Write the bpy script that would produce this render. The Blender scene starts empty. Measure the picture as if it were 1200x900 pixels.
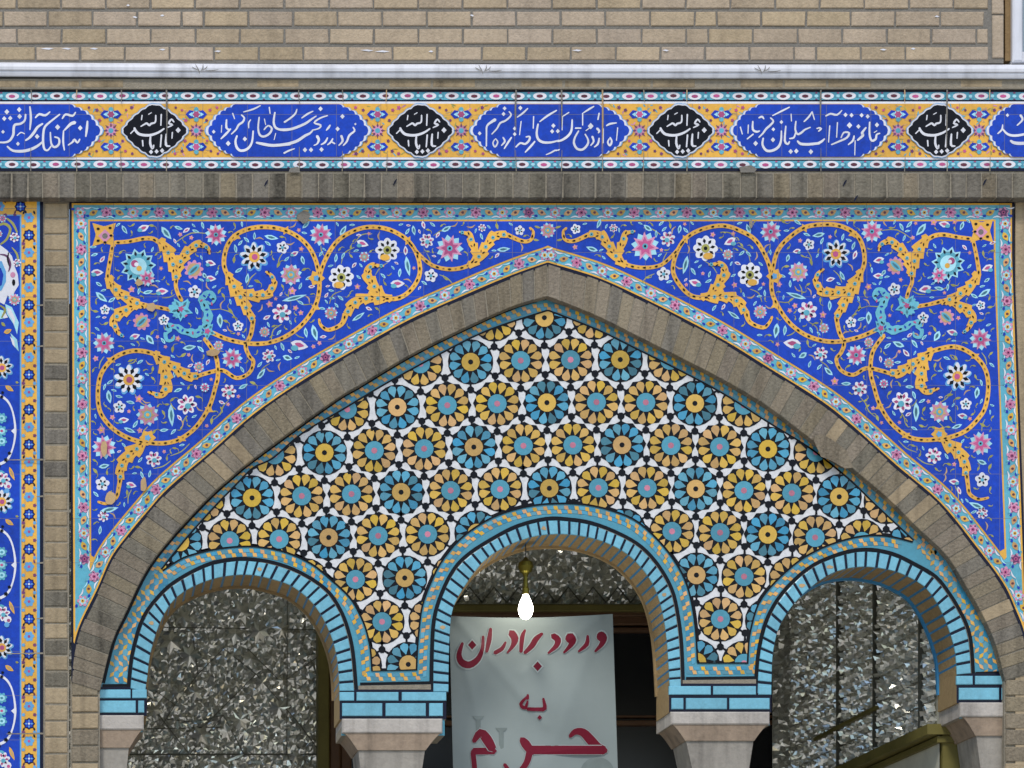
import bpy, math, random
import numpy as np
R = math.radians
random.seed(7)
# ------------------------------------------------------------------ camera, world, sun, exposure
S = 0.0042            # metres per photo pixel on the facade plane (y = 0)
VX, VY = 90.0, 1317.0  # photo pixel straight ahead of the lens (view is shifted up and right)
D = 12.6
EYE = 1.6
XC = (VX - 600.0) * S
sc = bpy.context.scene
COL = sc.collection
cam_d = bpy.data.cameras.new('camera')
cam = bpy.data.objects.new('camera', cam_d)
COL.objects.link(cam)
cam.location = (XC, -D, EYE)
cam.rotation_euler = (R(90), 0, 0)
cam_d.sensor_width = 36
cam_d.lens = 36 * D / (1200 * S)
cam_d.shift_x = (600 - VX) / 1200
cam_d.shift_y = (VY - 450) / 1200
cam_d.clip_end = 2000
sc.camera = cam
w = bpy.data.worlds.new('World')
sc.world = w
w.use_nodes = True
nt = w.node_tree
sky = nt.nodes.new('ShaderNodeTexSky')
sky.sky_type = 'NISHITA'
sky.sun_disc = False
SUN_EL, SUN_AZ = 52.0, -28.0     # azimuth measured from straight behind the camera, negative = left
sky.sun_elevation = R(SUN_EL)
sky.sun_rotation = R(180 + SUN_AZ)
bg = nt.nodes['Background']
bg.inputs[1].default_value = 0.11
nt.links.new(sky.outputs[0], bg.inputs[0])
sun_d = bpy.data.lights.new('sun', 'SUN')
sun_d.energy = 1.5
sun_d.angle = R(12)
sun_d.color = (1.0, 0.95, 0.88)
sun = bpy.data.objects.new('sun', sun_d)
COL.objects.link(sun)
sun.location = (-6, -14, 18)
sun.rotation_euler = (R(90 - SUN_EL), 0, R(SUN_AZ))
sc.view_settings.view_transform = 'Standard'
sc.view_settings.look = 'None'
sc.view_settings.gamma = 1
sc.view_settings.exposure = 0.55
sc.cycles.max_bounces = 8

# ------------------------------------------------------------------ helpers
def U(px, py, y=0.0):
    k = S * (D + y) / D
    return (XC + (px - VX) * k, y, EYE + (VY - py) * k)

def lin(h):
    v = [int(h[i:i + 2], 16) / 255 for i in (0, 2, 4)]
    return [(c / 12.92 if c <= .04045 else ((c + .055) / 1.055) ** 2.4) for c in v]

MATS = {}
def mat(name, hexc, rough=.4, var=.1, noise=.12, bump=0.0, bscale=60, metallic=0.0, tiles=False, nscale=25, emit=0, hue=0.0, spec=.5, coarse=0.0, streak=0.0):
    m = bpy.data.materials.new(name)
    m.use_nodes = True
    n = m.node_tree.nodes; L = m.node_tree.links
    b = n['Principled BSDF']
    c = lin(hexc)
    b.inputs['Roughness'].default_value = rough
    b.inputs['Metallic'].default_value = metallic
    b.inputs['Specular IOR Level'].default_value = spec
    geo = n.new('ShaderNodeNewGeometry')
    hsv = n.new('ShaderNodeHueSaturation')
    hsv.inputs['Color'].default_value = (*c, 1)
    # brightness: 1 + var*(island-.5)*2 + noise*(n-.5)*2
    nz = n.new('ShaderNodeTexNoise'); nz.inputs['Scale'].default_value = nscale; nz.inputs['Detail'].default_value = 6; nz.inputs['Roughness'].default_value = .7
    L.new(geo.outputs['Position'], nz.inputs['Vector'])
    def math_(op, a, bb, clamp=False):
        q = n.new('ShaderNodeMath'); q.operation = op; q.use_clamp = clamp
        for i, v in enumerate((a, bb)):
            if isinstance(v, (int, float)): q.inputs[i].default_value = v
            else: L.new(v, q.inputs[i])
        return q.outputs[0]
    v = math_('ADD', 1 - var, math_('MULTIPLY', geo.outputs['Random Per Island'], 2 * var))
    nn = math_('MULTIPLY', math_('SUBTRACT', nz.outputs[0], .5), 4 * noise)
    v = math_('ADD', v, nn)
    if coarse:
        n3 = n.new('ShaderNodeTexNoise'); n3.inputs['Scale'].default_value = 2.2; n3.inputs['Detail'].default_value = 4
        L.new(geo.outputs['Position'], n3.inputs['Vector'])
        v = math_('ADD', v, math_('MULTIPLY', math_('SUBTRACT', n3.outputs[0], .5), 4 * coarse))
    if streak:
        mpn = n.new('ShaderNodeMapping'); mpn.inputs['Scale'].default_value = (9, 9, .7); L.new(geo.outputs['Position'], mpn.inputs['Vector'])
        n4 = n.new('ShaderNodeTexNoise'); n4.inputs['Scale'].default_value = 1.6; n4.inputs['Detail'].default_value = 5; L.new(mpn.outputs[0], n4.inputs['Vector'])
        v = math_('SUBTRACT', v, math_('MULTIPLY', math_('SUBTRACT', n4.outputs[0], .47, True), 4 * streak))
    if tiles:
        sp = n.new('ShaderNodeSeparateXYZ'); L.new(geo.outputs['Position'], sp.inputs[0])
        gx = math_('DIVIDE', sp.outputs[0], .218); gz = math_('DIVIDE', sp.outputs[2], .218)
        cb = n.new('ShaderNodeCombineXYZ')
        L.new(math_('FLOOR', gx, 0), cb.inputs[0]); L.new(math_('FLOOR', gz, 0), cb.inputs[1])
        wn = n.new('ShaderNodeTexWhiteNoise'); wn.noise_dimensions = '2D'; L.new(cb.outputs[0], wn.inputs['Vector'])
        v = math_('ADD', v, math_('MULTIPLY', math_('SUBTRACT', wn.outputs['Value'], .5), .24))
    L.new(v, hsv.inputs['Value'])
    if hue:
        wn2 = n.new('ShaderNodeTexWhiteNoise'); wn2.noise_dimensions = '1D'
        L.new(geo.outputs['Random Per Island'], wn2.inputs['W'])
        L.new(math_('ADD', .5 - hue, math_('MULTIPLY', wn2.outputs['Value'], 2 * hue)), hsv.inputs['Hue'])
        L.new(math_('ADD', .86, math_('MULTIPLY', wn2.outputs['Value'], .24)), hsv.inputs['Saturation'])
    out = hsv.outputs[0]
    if tiles:
        sx = math_('LESS_THAN', math_('FRACT', gx, 0), .011); sz = math_('LESS_THAN', math_('FRACT', gz, 0), .011)
        mx = n.new('ShaderNodeMix'); mx.data_type = 'RGBA'
        L.new(math_('MULTIPLY', math_('MAXIMUM', sx, sz), .8), mx.inputs[0])
        L.new(out, mx.inputs[6]); mx.inputs[7].default_value = (.16, .15, .16, 1)
        out = mx.outputs[2]
    L.new(out, b.inputs['Base Color'])
    if bump:
        nb = n.new('ShaderNodeTexNoise'); nb.inputs['Scale'].default_value = bscale; nb.inputs['Detail'].default_value = 5
        L.new(geo.outputs['Position'], nb.inputs['Vector'])
        bp = n.new('ShaderNodeBump'); bp.inputs['Strength'].default_value = bump; bp.inputs['Distance'].default_value = .01
        L.new(nb.outputs[0], bp.inputs['Height']); L.new(bp.outputs[0], b.inputs['Normal'])
    if emit:
        b.inputs['Emission Color'].default_value = (1, .93, .78, 1)
        b.inputs['Emission Strength'].default_value = emit
    MATS[name] = m
    return m

G = dict(rough=.3, bump=.12, bscale=30, noise=.14, nscale=45, coarse=.07)
mat('blue', '103fb2', tiles=True, var=0, spec=.3, rough=.3, bump=.12, bscale=30, noise=.26, nscale=38, coarse=.14)
mat('royal', '1337ac', var=.15, spec=.3, **G)
mat('navy', '0b0d26', var=.25, spec=.25, **G)
mat('black', '08080f', var=.3, spec=.2, **G)
mat('turq', '58a8bc', tiles=True, var=.06, **G)
mat('turq_brick', '70b0c4', var=.1, rough=.28, bump=.2, bscale=40, noise=.16, nscale=60, coarse=.08, streak=0.15)
mat('turq_deep', '488fa4', var=.16, **G)
mat('turq_petal', '4691ac', var=.26, hue=.012, **G)
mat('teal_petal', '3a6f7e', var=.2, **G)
mat('pale', 'a2d8e4', var=.12, **G)
mat('white', 'dcdce2', var=.08, rough=.35, bump=.1, bscale=30, noise=.08, nscale=40)
mat('white_tile', 'd4d4d4', var=.14, rough=.35, bump=.1, bscale=30, noise=.2, nscale=40)
mat('orange', 'e2ab3c', tiles=True, var=.06, **G)
mat('orange_loz', 'd3a04c', var=.2, hue=.015, **G)
mat('gold_petal', 'c49c4a', var=.2, hue=.014, **G)
mat('tan', 'b8986a', var=.12, **G)
mat('pink', 'c987a6', var=.2, **G)
mat('rose', 'b24a7c', var=.25, **G)
mat('dot_pink', 'bb7186', var=.25, **G)
mat('cyan', '66b6c8', var=.14, **G)
mat('olive', '9c9a48', var=.22, **G)
mat('plum', '6a2f62', var=.25, **G)
mat('maroon', '61202e', var=.25, **G)
mat('sky_blue', '5c9ed0', var=.1, **G)
mat('brick_buff', 'b09e86', rough=.85, var=.1, noise=.2, bump=.5, bscale=90, hue=.005, nscale=50, spec=.2, coarse=.14, streak=0.16)
mat('brick_grey', '767064', rough=.9, var=.14, noise=.34, bump=.7, bscale=70, hue=.006, nscale=75, spec=.2, coarse=.16, streak=0.55)
mat('brick_arch', '857a68', rough=.9, var=.11, noise=.34, bump=.7, bscale=70, hue=.006, nscale=75, spec=.2, coarse=.16, streak=0.4)
mat('brick_light', 'a08f74', rough=.9, var=.12, noise=.2, bump=.5, bscale=70, nscale=34, spec=.2, streak=0.4)
mat('brick_brown', '8a7250', rough=.85, var=.15, noise=.2, bump=.4, bscale=70, nscale=34, spec=.2)
mat('mortar', '7d7972', rough=.95, var=0, noise=.2, bump=.5, bscale=120, nscale=60, spec=.1)
mat('mortar_tan', '8f8778', rough=.95, var=.1, noise=.22, bump=.5, bscale=120, nscale=50, spec=.1)
mat('white_paint', 'd9dae0', rough=.35, var=0, noise=.05, nscale=12, bump=.03, bscale=8, coarse=.05, streak=0.3)
mat('stone', 'b3aca3', rough=.75, var=.08, noise=.16, bump=.35, bscale=80, nscale=30, spec=.25, coarse=.12, streak=0.35)
mat('stone_pink', '978572', rough=.8, var=.1, noise=.2, bump=.4, bscale=60, nscale=26, spec=.25, coarse=.12, streak=0.35)
mat('stone_shaft', '969086', rough=.75, var=.08, noise=.2, bump=.3, bscale=60, nscale=20, spec=.25, coarse=.16, streak=0.4)
mat('marble_olive', '6e6638', spec=.2, rough=.55, var=.1, noise=.2, bump=.05, bscale=20, nscale=9, coarse=.2)
mat('wood', '5d4028', rough=.5, var=.1, noise=.2, nscale=30)
mat('doorway_shade', '18191c', rough=.25, var=.1, noise=.1)
mat('mirror', 'ecece2', rough=.12, var=.32, noise=.1, metallic=.66)
mat('mirror_lead', '55554a', rough=.6, var=.2)
mat('plaster', 'bdbbaa', rough=.9, var=0, noise=.15, nscale=10)
mat('paving', 'b9b3a6', rough=.85, var=0, noise=.15, nscale=4)
mat('banner', '87918f', rough=.55, var=0, noise=.04, nscale=6, coarse=.06, spec=.2)
mat('banner_red', '6a0c24', rough=.5, var=.05, noise=.05, spec=.2)
mat('banner_edge', 'a0a9a7', rough=.5, var=0, noise=.03, spec=.2)
mat('banner_print', '6c7774', rough=.55, var=.1, noise=.15)
mat('brass', '6e662c', rough=.45, var=0, metallic=1.0)
mat('bulb', 'ffffff', rough=.3, var=0, noise=0, emit=20)
mat('wire', '3a3a38', rough=.6, var=0)
mat('glass_pale', '9fb2b8', rough=.08, var=0, noise=.1, nscale=3)
mat('blue_joint', '3a84b4', rough=.35, var=.15, noise=.2)
mat('soffit_brick', '9c8560', rough=.8, var=.14, noise=.2, bump=.3, nscale=34, spec=.2)

class MB:
    """collects faces of ONE mesh object; 2-D faces are given in photo pixels and set out on the plane y"""
    def __init__(s, y=0.0):
        s.v = []; s.f = []; s.m = []; s.slots = []; s.y = y; s.map = None; s.jit = 0
    def _mi(s, m):
        if m not in s.slots: s.slots.append(m)
        return s.slots.index(m)
    def face3(s, pts, m):
        i = len(s.v); s.v += pts; s.f.append(list(range(i, i + len(pts)))); s.m.append(s._mi(m))
    def mesh3(s, pts, faces, m):
        i = len(s.v); s.v += pts; k = s._mi(m)
        for f in faces: s.f.append([i + q for q in f]); s.m.append(k)
    def yl(s, layer):
        s.jit = (s.jit + 1) % 9
        return s.y - layer * .0007 - s.jit * .00006
    def poly(s, pts, m, layer=0):
        if s.map: pts = [s.map(*p) for p in pts]
        if len(pts) < 3: return
        a = sum(pts[i - 1][0] * pts[i][1] - pts[i][0] * pts[i - 1][1] for i in range(len(pts)))
        if a > 0: pts = pts[::-1]
        y = s.yl(layer)
        s.face3([U(p[0], p[1], y) for p in pts], m)
    def strip(s, A, B, m, layer=0):
        """quads between two px polylines of equal length, shared vertices"""
        if s.map: A = [s.map(*p) for p in A]; B = [s.map(*p) for p in B]
        y = s.yl(layer); n = len(A)
        pts = [U(p[0], p[1], y) for p in A] + [U(p[0], p[1], y) for p in B]
        s.mesh3(pts, [(i, i + 1, n + i + 1, n + i) for i in range(n - 1)], m)
    def rib(s, pts, wd, m, layer=0, smooth=3, caps=True):
        """brush stroke of varying width along a smooth px path"""
        A, B = ribbon(pts, wd, smooth)
        if s.map: A = [s.map(*p) for p in A]; B = [s.map(*p) for p in B]
        y = s.yl(layer); n = len(A)
        P = [U(p[0], p[1], y) for p in A] + [U(p[0], p[1], y) for p in B]
        F = [(i, i + 1, n + i + 1, n + i) for i in range(n - 1)]
        if caps:
            for i, j in ((0, 1), (n - 1, n - 2)):
                c = ((A[i][0] + B[i][0]) / 2, (A[i][1] + B[i][1]) / 2); c2 = ((A[j][0] + B[j][0]) / 2, (A[j][1] + B[j][1]) / 2)
                dx, dy = c[0] - c2[0], c[1] - c2[1]; l = math.hypot(dx, dy) or 1
                h = math.hypot(A[i][0] - B[i][0], A[i][1] - B[i][1]) * .42
                P.append(U(c[0] + dx / l * h, c[1] + dy / l * h, y)); F.append((i, n + i, len(P) - 1))
        s.mesh3(P, F, m)
    def ell(s, cx, cy, rx, ry, m, layer=0, n=14, rot=0):
        c, q = math.cos(rot), math.sin(rot)
        s.poly([(cx + rx * math.cos(t) * c - ry * math.sin(t) * q, cy + rx * math.cos(t) * q + ry * math.sin(t) * c) for t in [2 * math.pi * i / n for i in range(n)]], m, layer)
    def prism(s, pts, y0, y1, m, m_side=None, bev=0.0):
        """px polygon set at depth y0 (front) and carried straight back to y1"""
        a = sum(pts[i - 1][0] * pts[i][1] - pts[i][0] * pts[i - 1][1] for i in range(len(pts)))
        if a > 0: pts = pts[::-1]
        n = len(pts)
        F = [U(p[0], p[1], y0) for p in pts]
        if bev:
            cx = sum(p[0] for p in F) / n; cz = sum(p[2] for p in F) / n
            front = []
            for p in F:
                dx, dz = p[0] - cx, p[2] - cz
                front.append((p[0] - math.copysign(min(bev, abs(dx) * .4), dx), p[1], p[2] - math.copysign(min(bev, abs(dz) * .4), dz)))
            mid = [(p[0], y0 + bev * .8, p[2]) for p in F]
            back = [(p[0], y1, p[2]) for p in F]
            s.mesh3(front + mid + back, [list(range(n))] + [(i, (i + n - 1) % n, n + (i + n - 1) % n, n + i) for i in range(n)] + [(n + i, n + (i + n - 1) % n, 2 * n + (i + n - 1) % n, 2 * n + i) for i in range(n)], m)
            return
        B = [(p[0], y1, p[2]) for p in F]
        s.mesh3(F + B, [list(range(n)), list(range(2 * n - 1, n - 1, -1))], m)
        ms = m_side or m
        s.mesh3(F + B, [(i, (i + n - 1) % n, n + (i + n - 1) % n, n + i) for i in range(n)], ms)
    def box(s, x0, y0, z0, x1, y1, z1, m):
        P = [(x, y, z) for x in (x0, x1) for y in (y0, y1) for z in (z0, z1)]
        s.mesh3(P, [(0, 1, 3, 2), (4, 6, 7, 5), (0, 4, 5, 1), (2, 3, 7, 6), (0, 2, 6, 4), (1, 5, 7, 3)], m)
    def rect(s, x0, y0, x1, y1, m, layer=0):
        s.poly([(x0, y0), (x1, y0), (x1, y1), (x0, y1)], m, layer)
    def build(s, name, parent=None):
        me = bpy.data.meshes.new(name)
        me.from_pydata(s.v, [], s.f)
        for q in s.slots: me.materials.append(MATS[q])
        me.polygons.foreach_set('material_index', s.m)
        me.update()
        o = bpy.data.objects.new(name, me)
        COL.objects.link(o)
        if parent is not None:
            o.parent = parent
            from mathutils import Matrix
            if parent.type == 'EMPTY': o.matrix_parent_inverse = Matrix.Translation(parent.location).inverted()
        return o

def cr(pts, k=4):
    """Catmull-Rom through px points"""
    if len(pts) < 3 or k < 2: return [tuple(p) for p in pts]
    out = []
    P = [pts[0]] + list(pts) + [pts[-1]]
    for i in range(1, len(P) - 2):
        a, b, c, d = P[i - 1], P[i], P[i + 1], P[i + 2]
        for j in range(k):
            t = j / k
            out.append(tuple(.5 * (2 * b[q] + (c[q] - a[q]) * t + (2 * a[q] - 5 * b[q] + 4 * c[q] - d[q]) * t * t + (3 * b[q] - a[q] - 3 * c[q] + d[q]) * t ** 3) for q in range(len(b))))
    out.append(tuple(pts[-1]))
    return out

def offs(P, d):
    out = []
    for i in range(len(P)):
        a = P[max(0, i - 1)]; b = P[min(len(P) - 1, i + 1)]
        dx, dy = b[0] - a[0], b[1] - a[1]; l = math.hypot(dx, dy) or 1
        dd = d[i] if isinstance(d, (list, tuple)) else d
        out.append((P[i][0] - dy / l * dd, P[i][1] + dx / l * dd))
    return out

def ribbon(pts, wd, smooth):
    if isinstance(wd, (int, float)): ws = [wd] * len(pts)
    else:
        ws = [np.interp(i / (len(pts) - 1), np.linspace(0, 1, len(wd)), wd) for i in range(len(pts))]
    Q = cr([(p[0], p[1], v) for p, v in zip(pts, ws)], smooth)
    C = [(q[0], q[1]) for q in Q]; h = [q[2] / 2 for q in Q]
    return offs(C, h), offs(C, [-v for v in h])

def resample(P, n):
    L = [0]
    for i in range(1, len(P)): L.append(L[-1] + math.hypot(P[i][0] - P[i - 1][0], P[i][1] - P[i - 1][1]))
    t = np.linspace(0, L[-1], n)
    return list(zip(np.interp(t, L, [p[0] for p in P]), np.interp(t, L, [p[1] for p in P])))

def length(P): return sum(math.hypot(P[i][0] - P[i - 1][0], P[i][1] - P[i - 1][1]) for i in range(1, len(P)))

def inside(x, y, P):
    c = False; j = len(P) - 1
    for i in range(len(P)):
        if (P[i][1] > y) != (P[j][1] > y) and x < (P[j][0] - P[i][0]) * (y - P[i][1]) / (P[j][1] - P[i][1]) + P[i][0]: c = not c
        j = i
    return c

def clip(subject, win):
    """part of the polygon `subject` within the convex polygon `win`"""
    a = sum(win[i - 1][0] * win[i][1] - win[i][0] * win[i - 1][1] for i in range(len(win)))
    W = win if a > 0 else win[::-1]
    out = subject
    for i in range(len(W)):
        p, q = W[i - 1], W[i]
        ex, ey = q[0] - p[0], q[1] - p[1]
        src, out = out, []
        for j in range(len(src)):
            s, e = src[j - 1], src[j]
            ds = ex * (s[1] - p[1]) - ey * (s[0] - p[0]); de = ex * (e[1] - p[1]) - ey * (e[0] - p[0])
            if (ds >= 0) != (de >= 0):
                t = ds / (ds - de); out.append((s[0] + (e[0] - s[0]) * t, s[1] + (e[1] - s[1]) * t))
            if de >= 0: out.append(e)
        if not out: return []
    return out

def empty(name, loc=(0, 0, 0)):
    o = bpy.data.objects.new(name, None); COL.objects.link(o); o.location = loc
    bpy.context.view_layer.update() if False else None
    return o

def tag(o, label=None, cat=None, group=None, kind=None):
    if label: o['label'] = label
    if cat: o['kind'] = 'thing'
    if cat: o['category'] = cat
    if group: o['group'] = group
    if kind: o['kind'] = kind
    return o

# ------------------------------------------------------------------ traced outlines (photo pixels)
YT = 0.055            # face of the star-mosaic tympanum
YB = YT + 0.27        # back of the small arches
AOUT = cr([(84, 800), (87, 767), (95, 735), (115.6, 692), (132, 655), (150, 630), (175, 600), (200, 572.5), (250, 530), (300, 486), (360, 445), (420, 410), (480, 377), (540, 350), (600, 324.5), (641, 310)], 5) + \
    cr([(643, 310), (700, 327.5), (750, 350), (800, 375), (850, 402), (900, 433), (962, 472), (1000, 502.5), (1050, 547.5), (1100, 590), (1141, 640), (1173, 683), (1187, 712), (1199, 744), (1206, 790)], 5)
AIN = cr([(117, 810), (124, 779), (133, 747), (147, 718), (164.7, 680), (180, 655), (200, 630), (225, 602.5), (250, 577), (275, 555), (300, 535), (390, 470), (420, 452), (480, 416), (540, 386), (600, 359), (641, 347)], 5) + \
    cr([(643, 347), (700, 370), (750, 395), (800, 420), (850, 446), (900, 476), (950, 514), (990, 542), (1025, 570), (1050, 592.5), (1075, 618), (1109, 650), (1132, 686), (1152, 721), (1167, 755), (1178, 798)], 5)
B1 = cr([(190, 668), (217, 634), (250, 597), (275, 571), (297.5, 549), (320, 538), (354.7, 508.7), (400, 482), (450, 452), (510, 419), (570, 389), (641, 365)], 4) + \
    cr([(643, 365), (700, 387.5), (750, 412), (800, 437), (850, 464), (900, 496), (950, 527), (995, 563), (1025, 592), (1070, 634)], 4)
RING = {   # voussoir inner, voussoir outer, outer black line (border of the star field)
    'left': (cr([(170, 812), (173, 790), (176.5, 764), (188.5, 727), (206.5, 700), (233.5, 684), (262, 675.5), (293, 673.5), (320, 679), (342.5, 687), (365, 705), (380, 727), (390.5, 752), (396, 778), (398, 811)], 4),
             cr([(153, 808), (155, 785), (159, 760), (170.5, 724), (192, 696), (212.5, 680), (242.5, 664.5), (266, 659), (290, 657.5), (320, 662), (350, 673), (380, 692.5), (396, 715), (405, 737.5), (411, 765), (415, 811)], 4),
             cr([(190, 668), (205, 658), (220, 650.5), (250, 643), (280, 639.5), (305, 640), (335, 646), (365, 659.5), (387.5, 677.5), (410, 698.5), (422, 718), (430, 737.5), (435, 760), (437, 786)], 4)),
    'centre': (cr([(525.5, 812), (526, 770), (527.7, 732), (531.5, 711), (543.5, 688.5), (564.5, 660), (588.5, 642.5), (620, 630), (646, 626), (672, 626.7), (703, 633), (731.7, 646.7), (753, 666.7), (768, 690), (777, 720), (782, 755), (785, 806)], 4),
               cr([(508, 812), (508.5, 770), (511, 727), (520, 696), (534.5, 668), (552.5, 650), (581, 632), (608, 618.5), (640, 610.5), (665, 611), (693, 615.5), (725, 628), (750, 643), (770, 665), (785, 692), (791.7, 720), (796, 755), (798, 806)], 4),
               cr([(487, 785), (488, 760), (490, 737.5), (493, 714), (500, 691.5), (515, 660), (537.5, 632), (564.5, 612), (590, 600), (620, 592), (650, 589), (685, 590), (720, 598), (750, 612), (780, 641), (800, 671), (810, 699), (816, 735), (818.5, 776)], 4)),
    'right': (cr([(904, 814), (904.5, 790), (906, 764), (913, 735), (930, 708), (953, 686), (979, 670), (1011, 664), (1044, 668), (1065, 676), (1084.5, 688), (1098, 706), (1107.5, 725.5), (1115, 746), (1120, 768), (1122, 804)], 4),
              cr([(888, 814), (889, 790), (892, 761), (901, 727), (918.6, 697), (947.5, 669), (979, 653.5), (1012, 646.5), (1044, 651), (1072, 664), (1095, 678), (1111, 698), (1123, 718), (1132, 738), (1136, 760), (1138.5, 804)], 4),
              cr([(875, 778), (876, 760), (878, 741), (888, 707), (908, 681), (935, 657), (960, 642.5), (985, 633), (1012, 627), (1040, 627), (1070, 634)], 4)),
}
PX_GROUND = VY + EYE / S        # pixel row of the ground on the plane y = 0

# ------------------------------------------------------------------ ground
g = MB()
g.mesh3([(-150, -150, 0), (150, -150, 0), (150, 150, 0), (-150, 150, 0)], [(0, 1, 2, 3)], 'paving')
tag(g.build('ground'), 'pale stone paved court in front of the gateway', kind='structure')

# ------------------------------------------------------------------ upper brick wall
def brick(mb, x0, y0, x1, y1, yf, yb, m, bev=.004):
    j = lambda: random.uniform(-.5, .5)
    mb.prism([(x0 + j(), y0 + j() * .6), (x1 + j(), y0 + j() * .6), (x1 + j(), y1 + j() * .6), (x0 + j(), y1 + j() * .6)], yf + random.uniform(0, .003), yb, m, bev=bev)

wl = MB()
YW = -.055
wl.prism([(-420, -260), (1176, -260), (1176, 74), (-420, 74)], YW + .007, .25, 'mortar')
rows = [(-250 + 20.3 * i, -250 + 20.3 * i + 17) for i in range(12)] + [(-7, 9.5), (13.5, 30), (34, 50.5), (55, 70)]
offs_r = [random.uniform(0, 52) for _ in range(12)] + [47, 5, 21, 43]
for (a, b), o in zip(rows, offs_r):
    x = -420 + (o % 52.3) - 52.3 + (420 % 52.3)
    while x < 1159:
        x1 = x + 52.3
        if random.random() < .05: x1 = x + 26
        e = min(x1 - 2.4, 1158 if b < 71 else 1180)
        if e - x > 5: brick(wl, x, a, e, b, YW, .0, 'brick_buff')
        x = x1
for i in range(8):
    brick(wl, 1163, 18 - 52 * i, 1176, 68 - 52 * i, YW, .0, 'brick_buff')
wl.y = YW - .0005
for x, y, l in ((158, 20, 3), (190, 18, 2.5), (1098, 19, 3), (150, 6, 2), (448, 60, 9), (505, 60, 3), (430, 59, 8), (676, 59, 6), (780, 59, 4), (55, 57, 8), (78, 57, 6), (110, 57, 5), (255, 60, 4), (190, 58, 4), (1035, 58, 4), (1070, 57, 3), (553, 18, 2.5)):
    wl.poly([(x - l, y + random.uniform(-.6, .6)), (x, y - 1.1), (x + l, y + random.uniform(-.6, .6)), (x + .3 * l, y + 1.2)], 'white', 1)
tag(wl.build('brick_wall'), 'buff running-bond brick wall above the white cornice, brick edged at its right end', 'wall')

# window at the top right
win = empty('window', U(1215, 72, YW))
tag(win, 'pale blue-white framed window at the right end of the upper brick wall', 'window')
f = MB()
f.prism([(1178, -260), (1186, -260), (1186, 71), (1178, 71)], YW + .03, .2, 'brick_brown')
f.build('reveal', win)
f = MB()
for q in ([(1187, -260), (1199, -260), (1199, 72), (1187, 72)], [(1199, 60), (1390, 60), (1390, 72), (1199, 72)], [(1290, -260), (1298, -260), (1298, 60), (1290, 60)], [(1390, -260), (1400, -260), (1400, 72), (1390, 72)]):
    f.prism(q, YW + .0, .12, 'white_paint', bev=.008)
f.build('frame', win)
f = MB(); f.prism([(1199, -260), (1390, -260), (1390, 60), (1199, 60)], YW + .05, .06, 'glass_pale'); f.build('pane', win)

# ------------------------------------------------------------------ white cornice, ledge
def xprofile(mb, prof, x0, x1, m, dy=lambda x: 0, n=16):
    """moulding: profile of (px row, y depth) swept along the wall"""
    xs = np.linspace(x0, x1, n); k = len(prof); P = []
    for x in xs:
        for (py, y) in prof: P.append(U(x, py + dy(x), y))
    F = [(i * k + j, i * k + j + 1, (i + 1) * k + j + 1, (i + 1) * k + j) for i in range(n - 1) for j in range(k - 1)]
    mb.mesh3(P, F, m)
tilt = lambda x: -2.4 + 2.4 * min(1, max(0, (x + 50) / 400)) + .6 * max(0, (x - 500) / 700)
cor = empty('cornice', U(600, 91, -.1))
tag(cor, 'long white painted cornice moulding running under the buff brick wall', 'cornice')
c = MB()
xprofile(c, [(75, YW + .03), (75.5, -.09), (77, -.102), (80, -.106), (83.5, -.104), (84.2, -.096), (87, -.097), (90.5, -.092), (91.6, -.088), (91.8, .02)], -420, 1600, 'white_paint', tilt, 30)
c.build('moulding', cor)
for cx in (234, 566, 893):
    t = MB(-.108)
    yy = 81 + tilt(cx)
    for a, b in (((cx - 9, yy - 2), (cx - 2, yy + 2)), ((cx - 5, yy - 5), (cx, yy + 6)), ((cx + 9, yy - 3), (cx + 2, yy + 2)), ((cx + 4, yy - 5), (cx + 1, yy + 3)), ((cx + 7, yy + 2), (cx + 22, yy + 1))):
        t.rib([a, ((a[0] + b[0]) / 2 + 1, (a[1] + b[1]) / 2 + .7), b], [.5, .9, .4], 'mortar', 1)
    t.build('wire_tie', cor)
lg = MB()
x = -420
lg.prism([(-420, 92.5), (1600, 92.5), (1600, 104), (-420, 104)], -.075, .1, 'mortar_tan')
while x < 1600:
    brick(lg, x, 93.6, x + 50, 102.6, -.077, -.05, 'brick_light'); x += 51.5
tag(lg.build('brick_ledge'), 'thin shaded brown brick course squeezed between cornice and inscription band', 'brick course')

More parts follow.
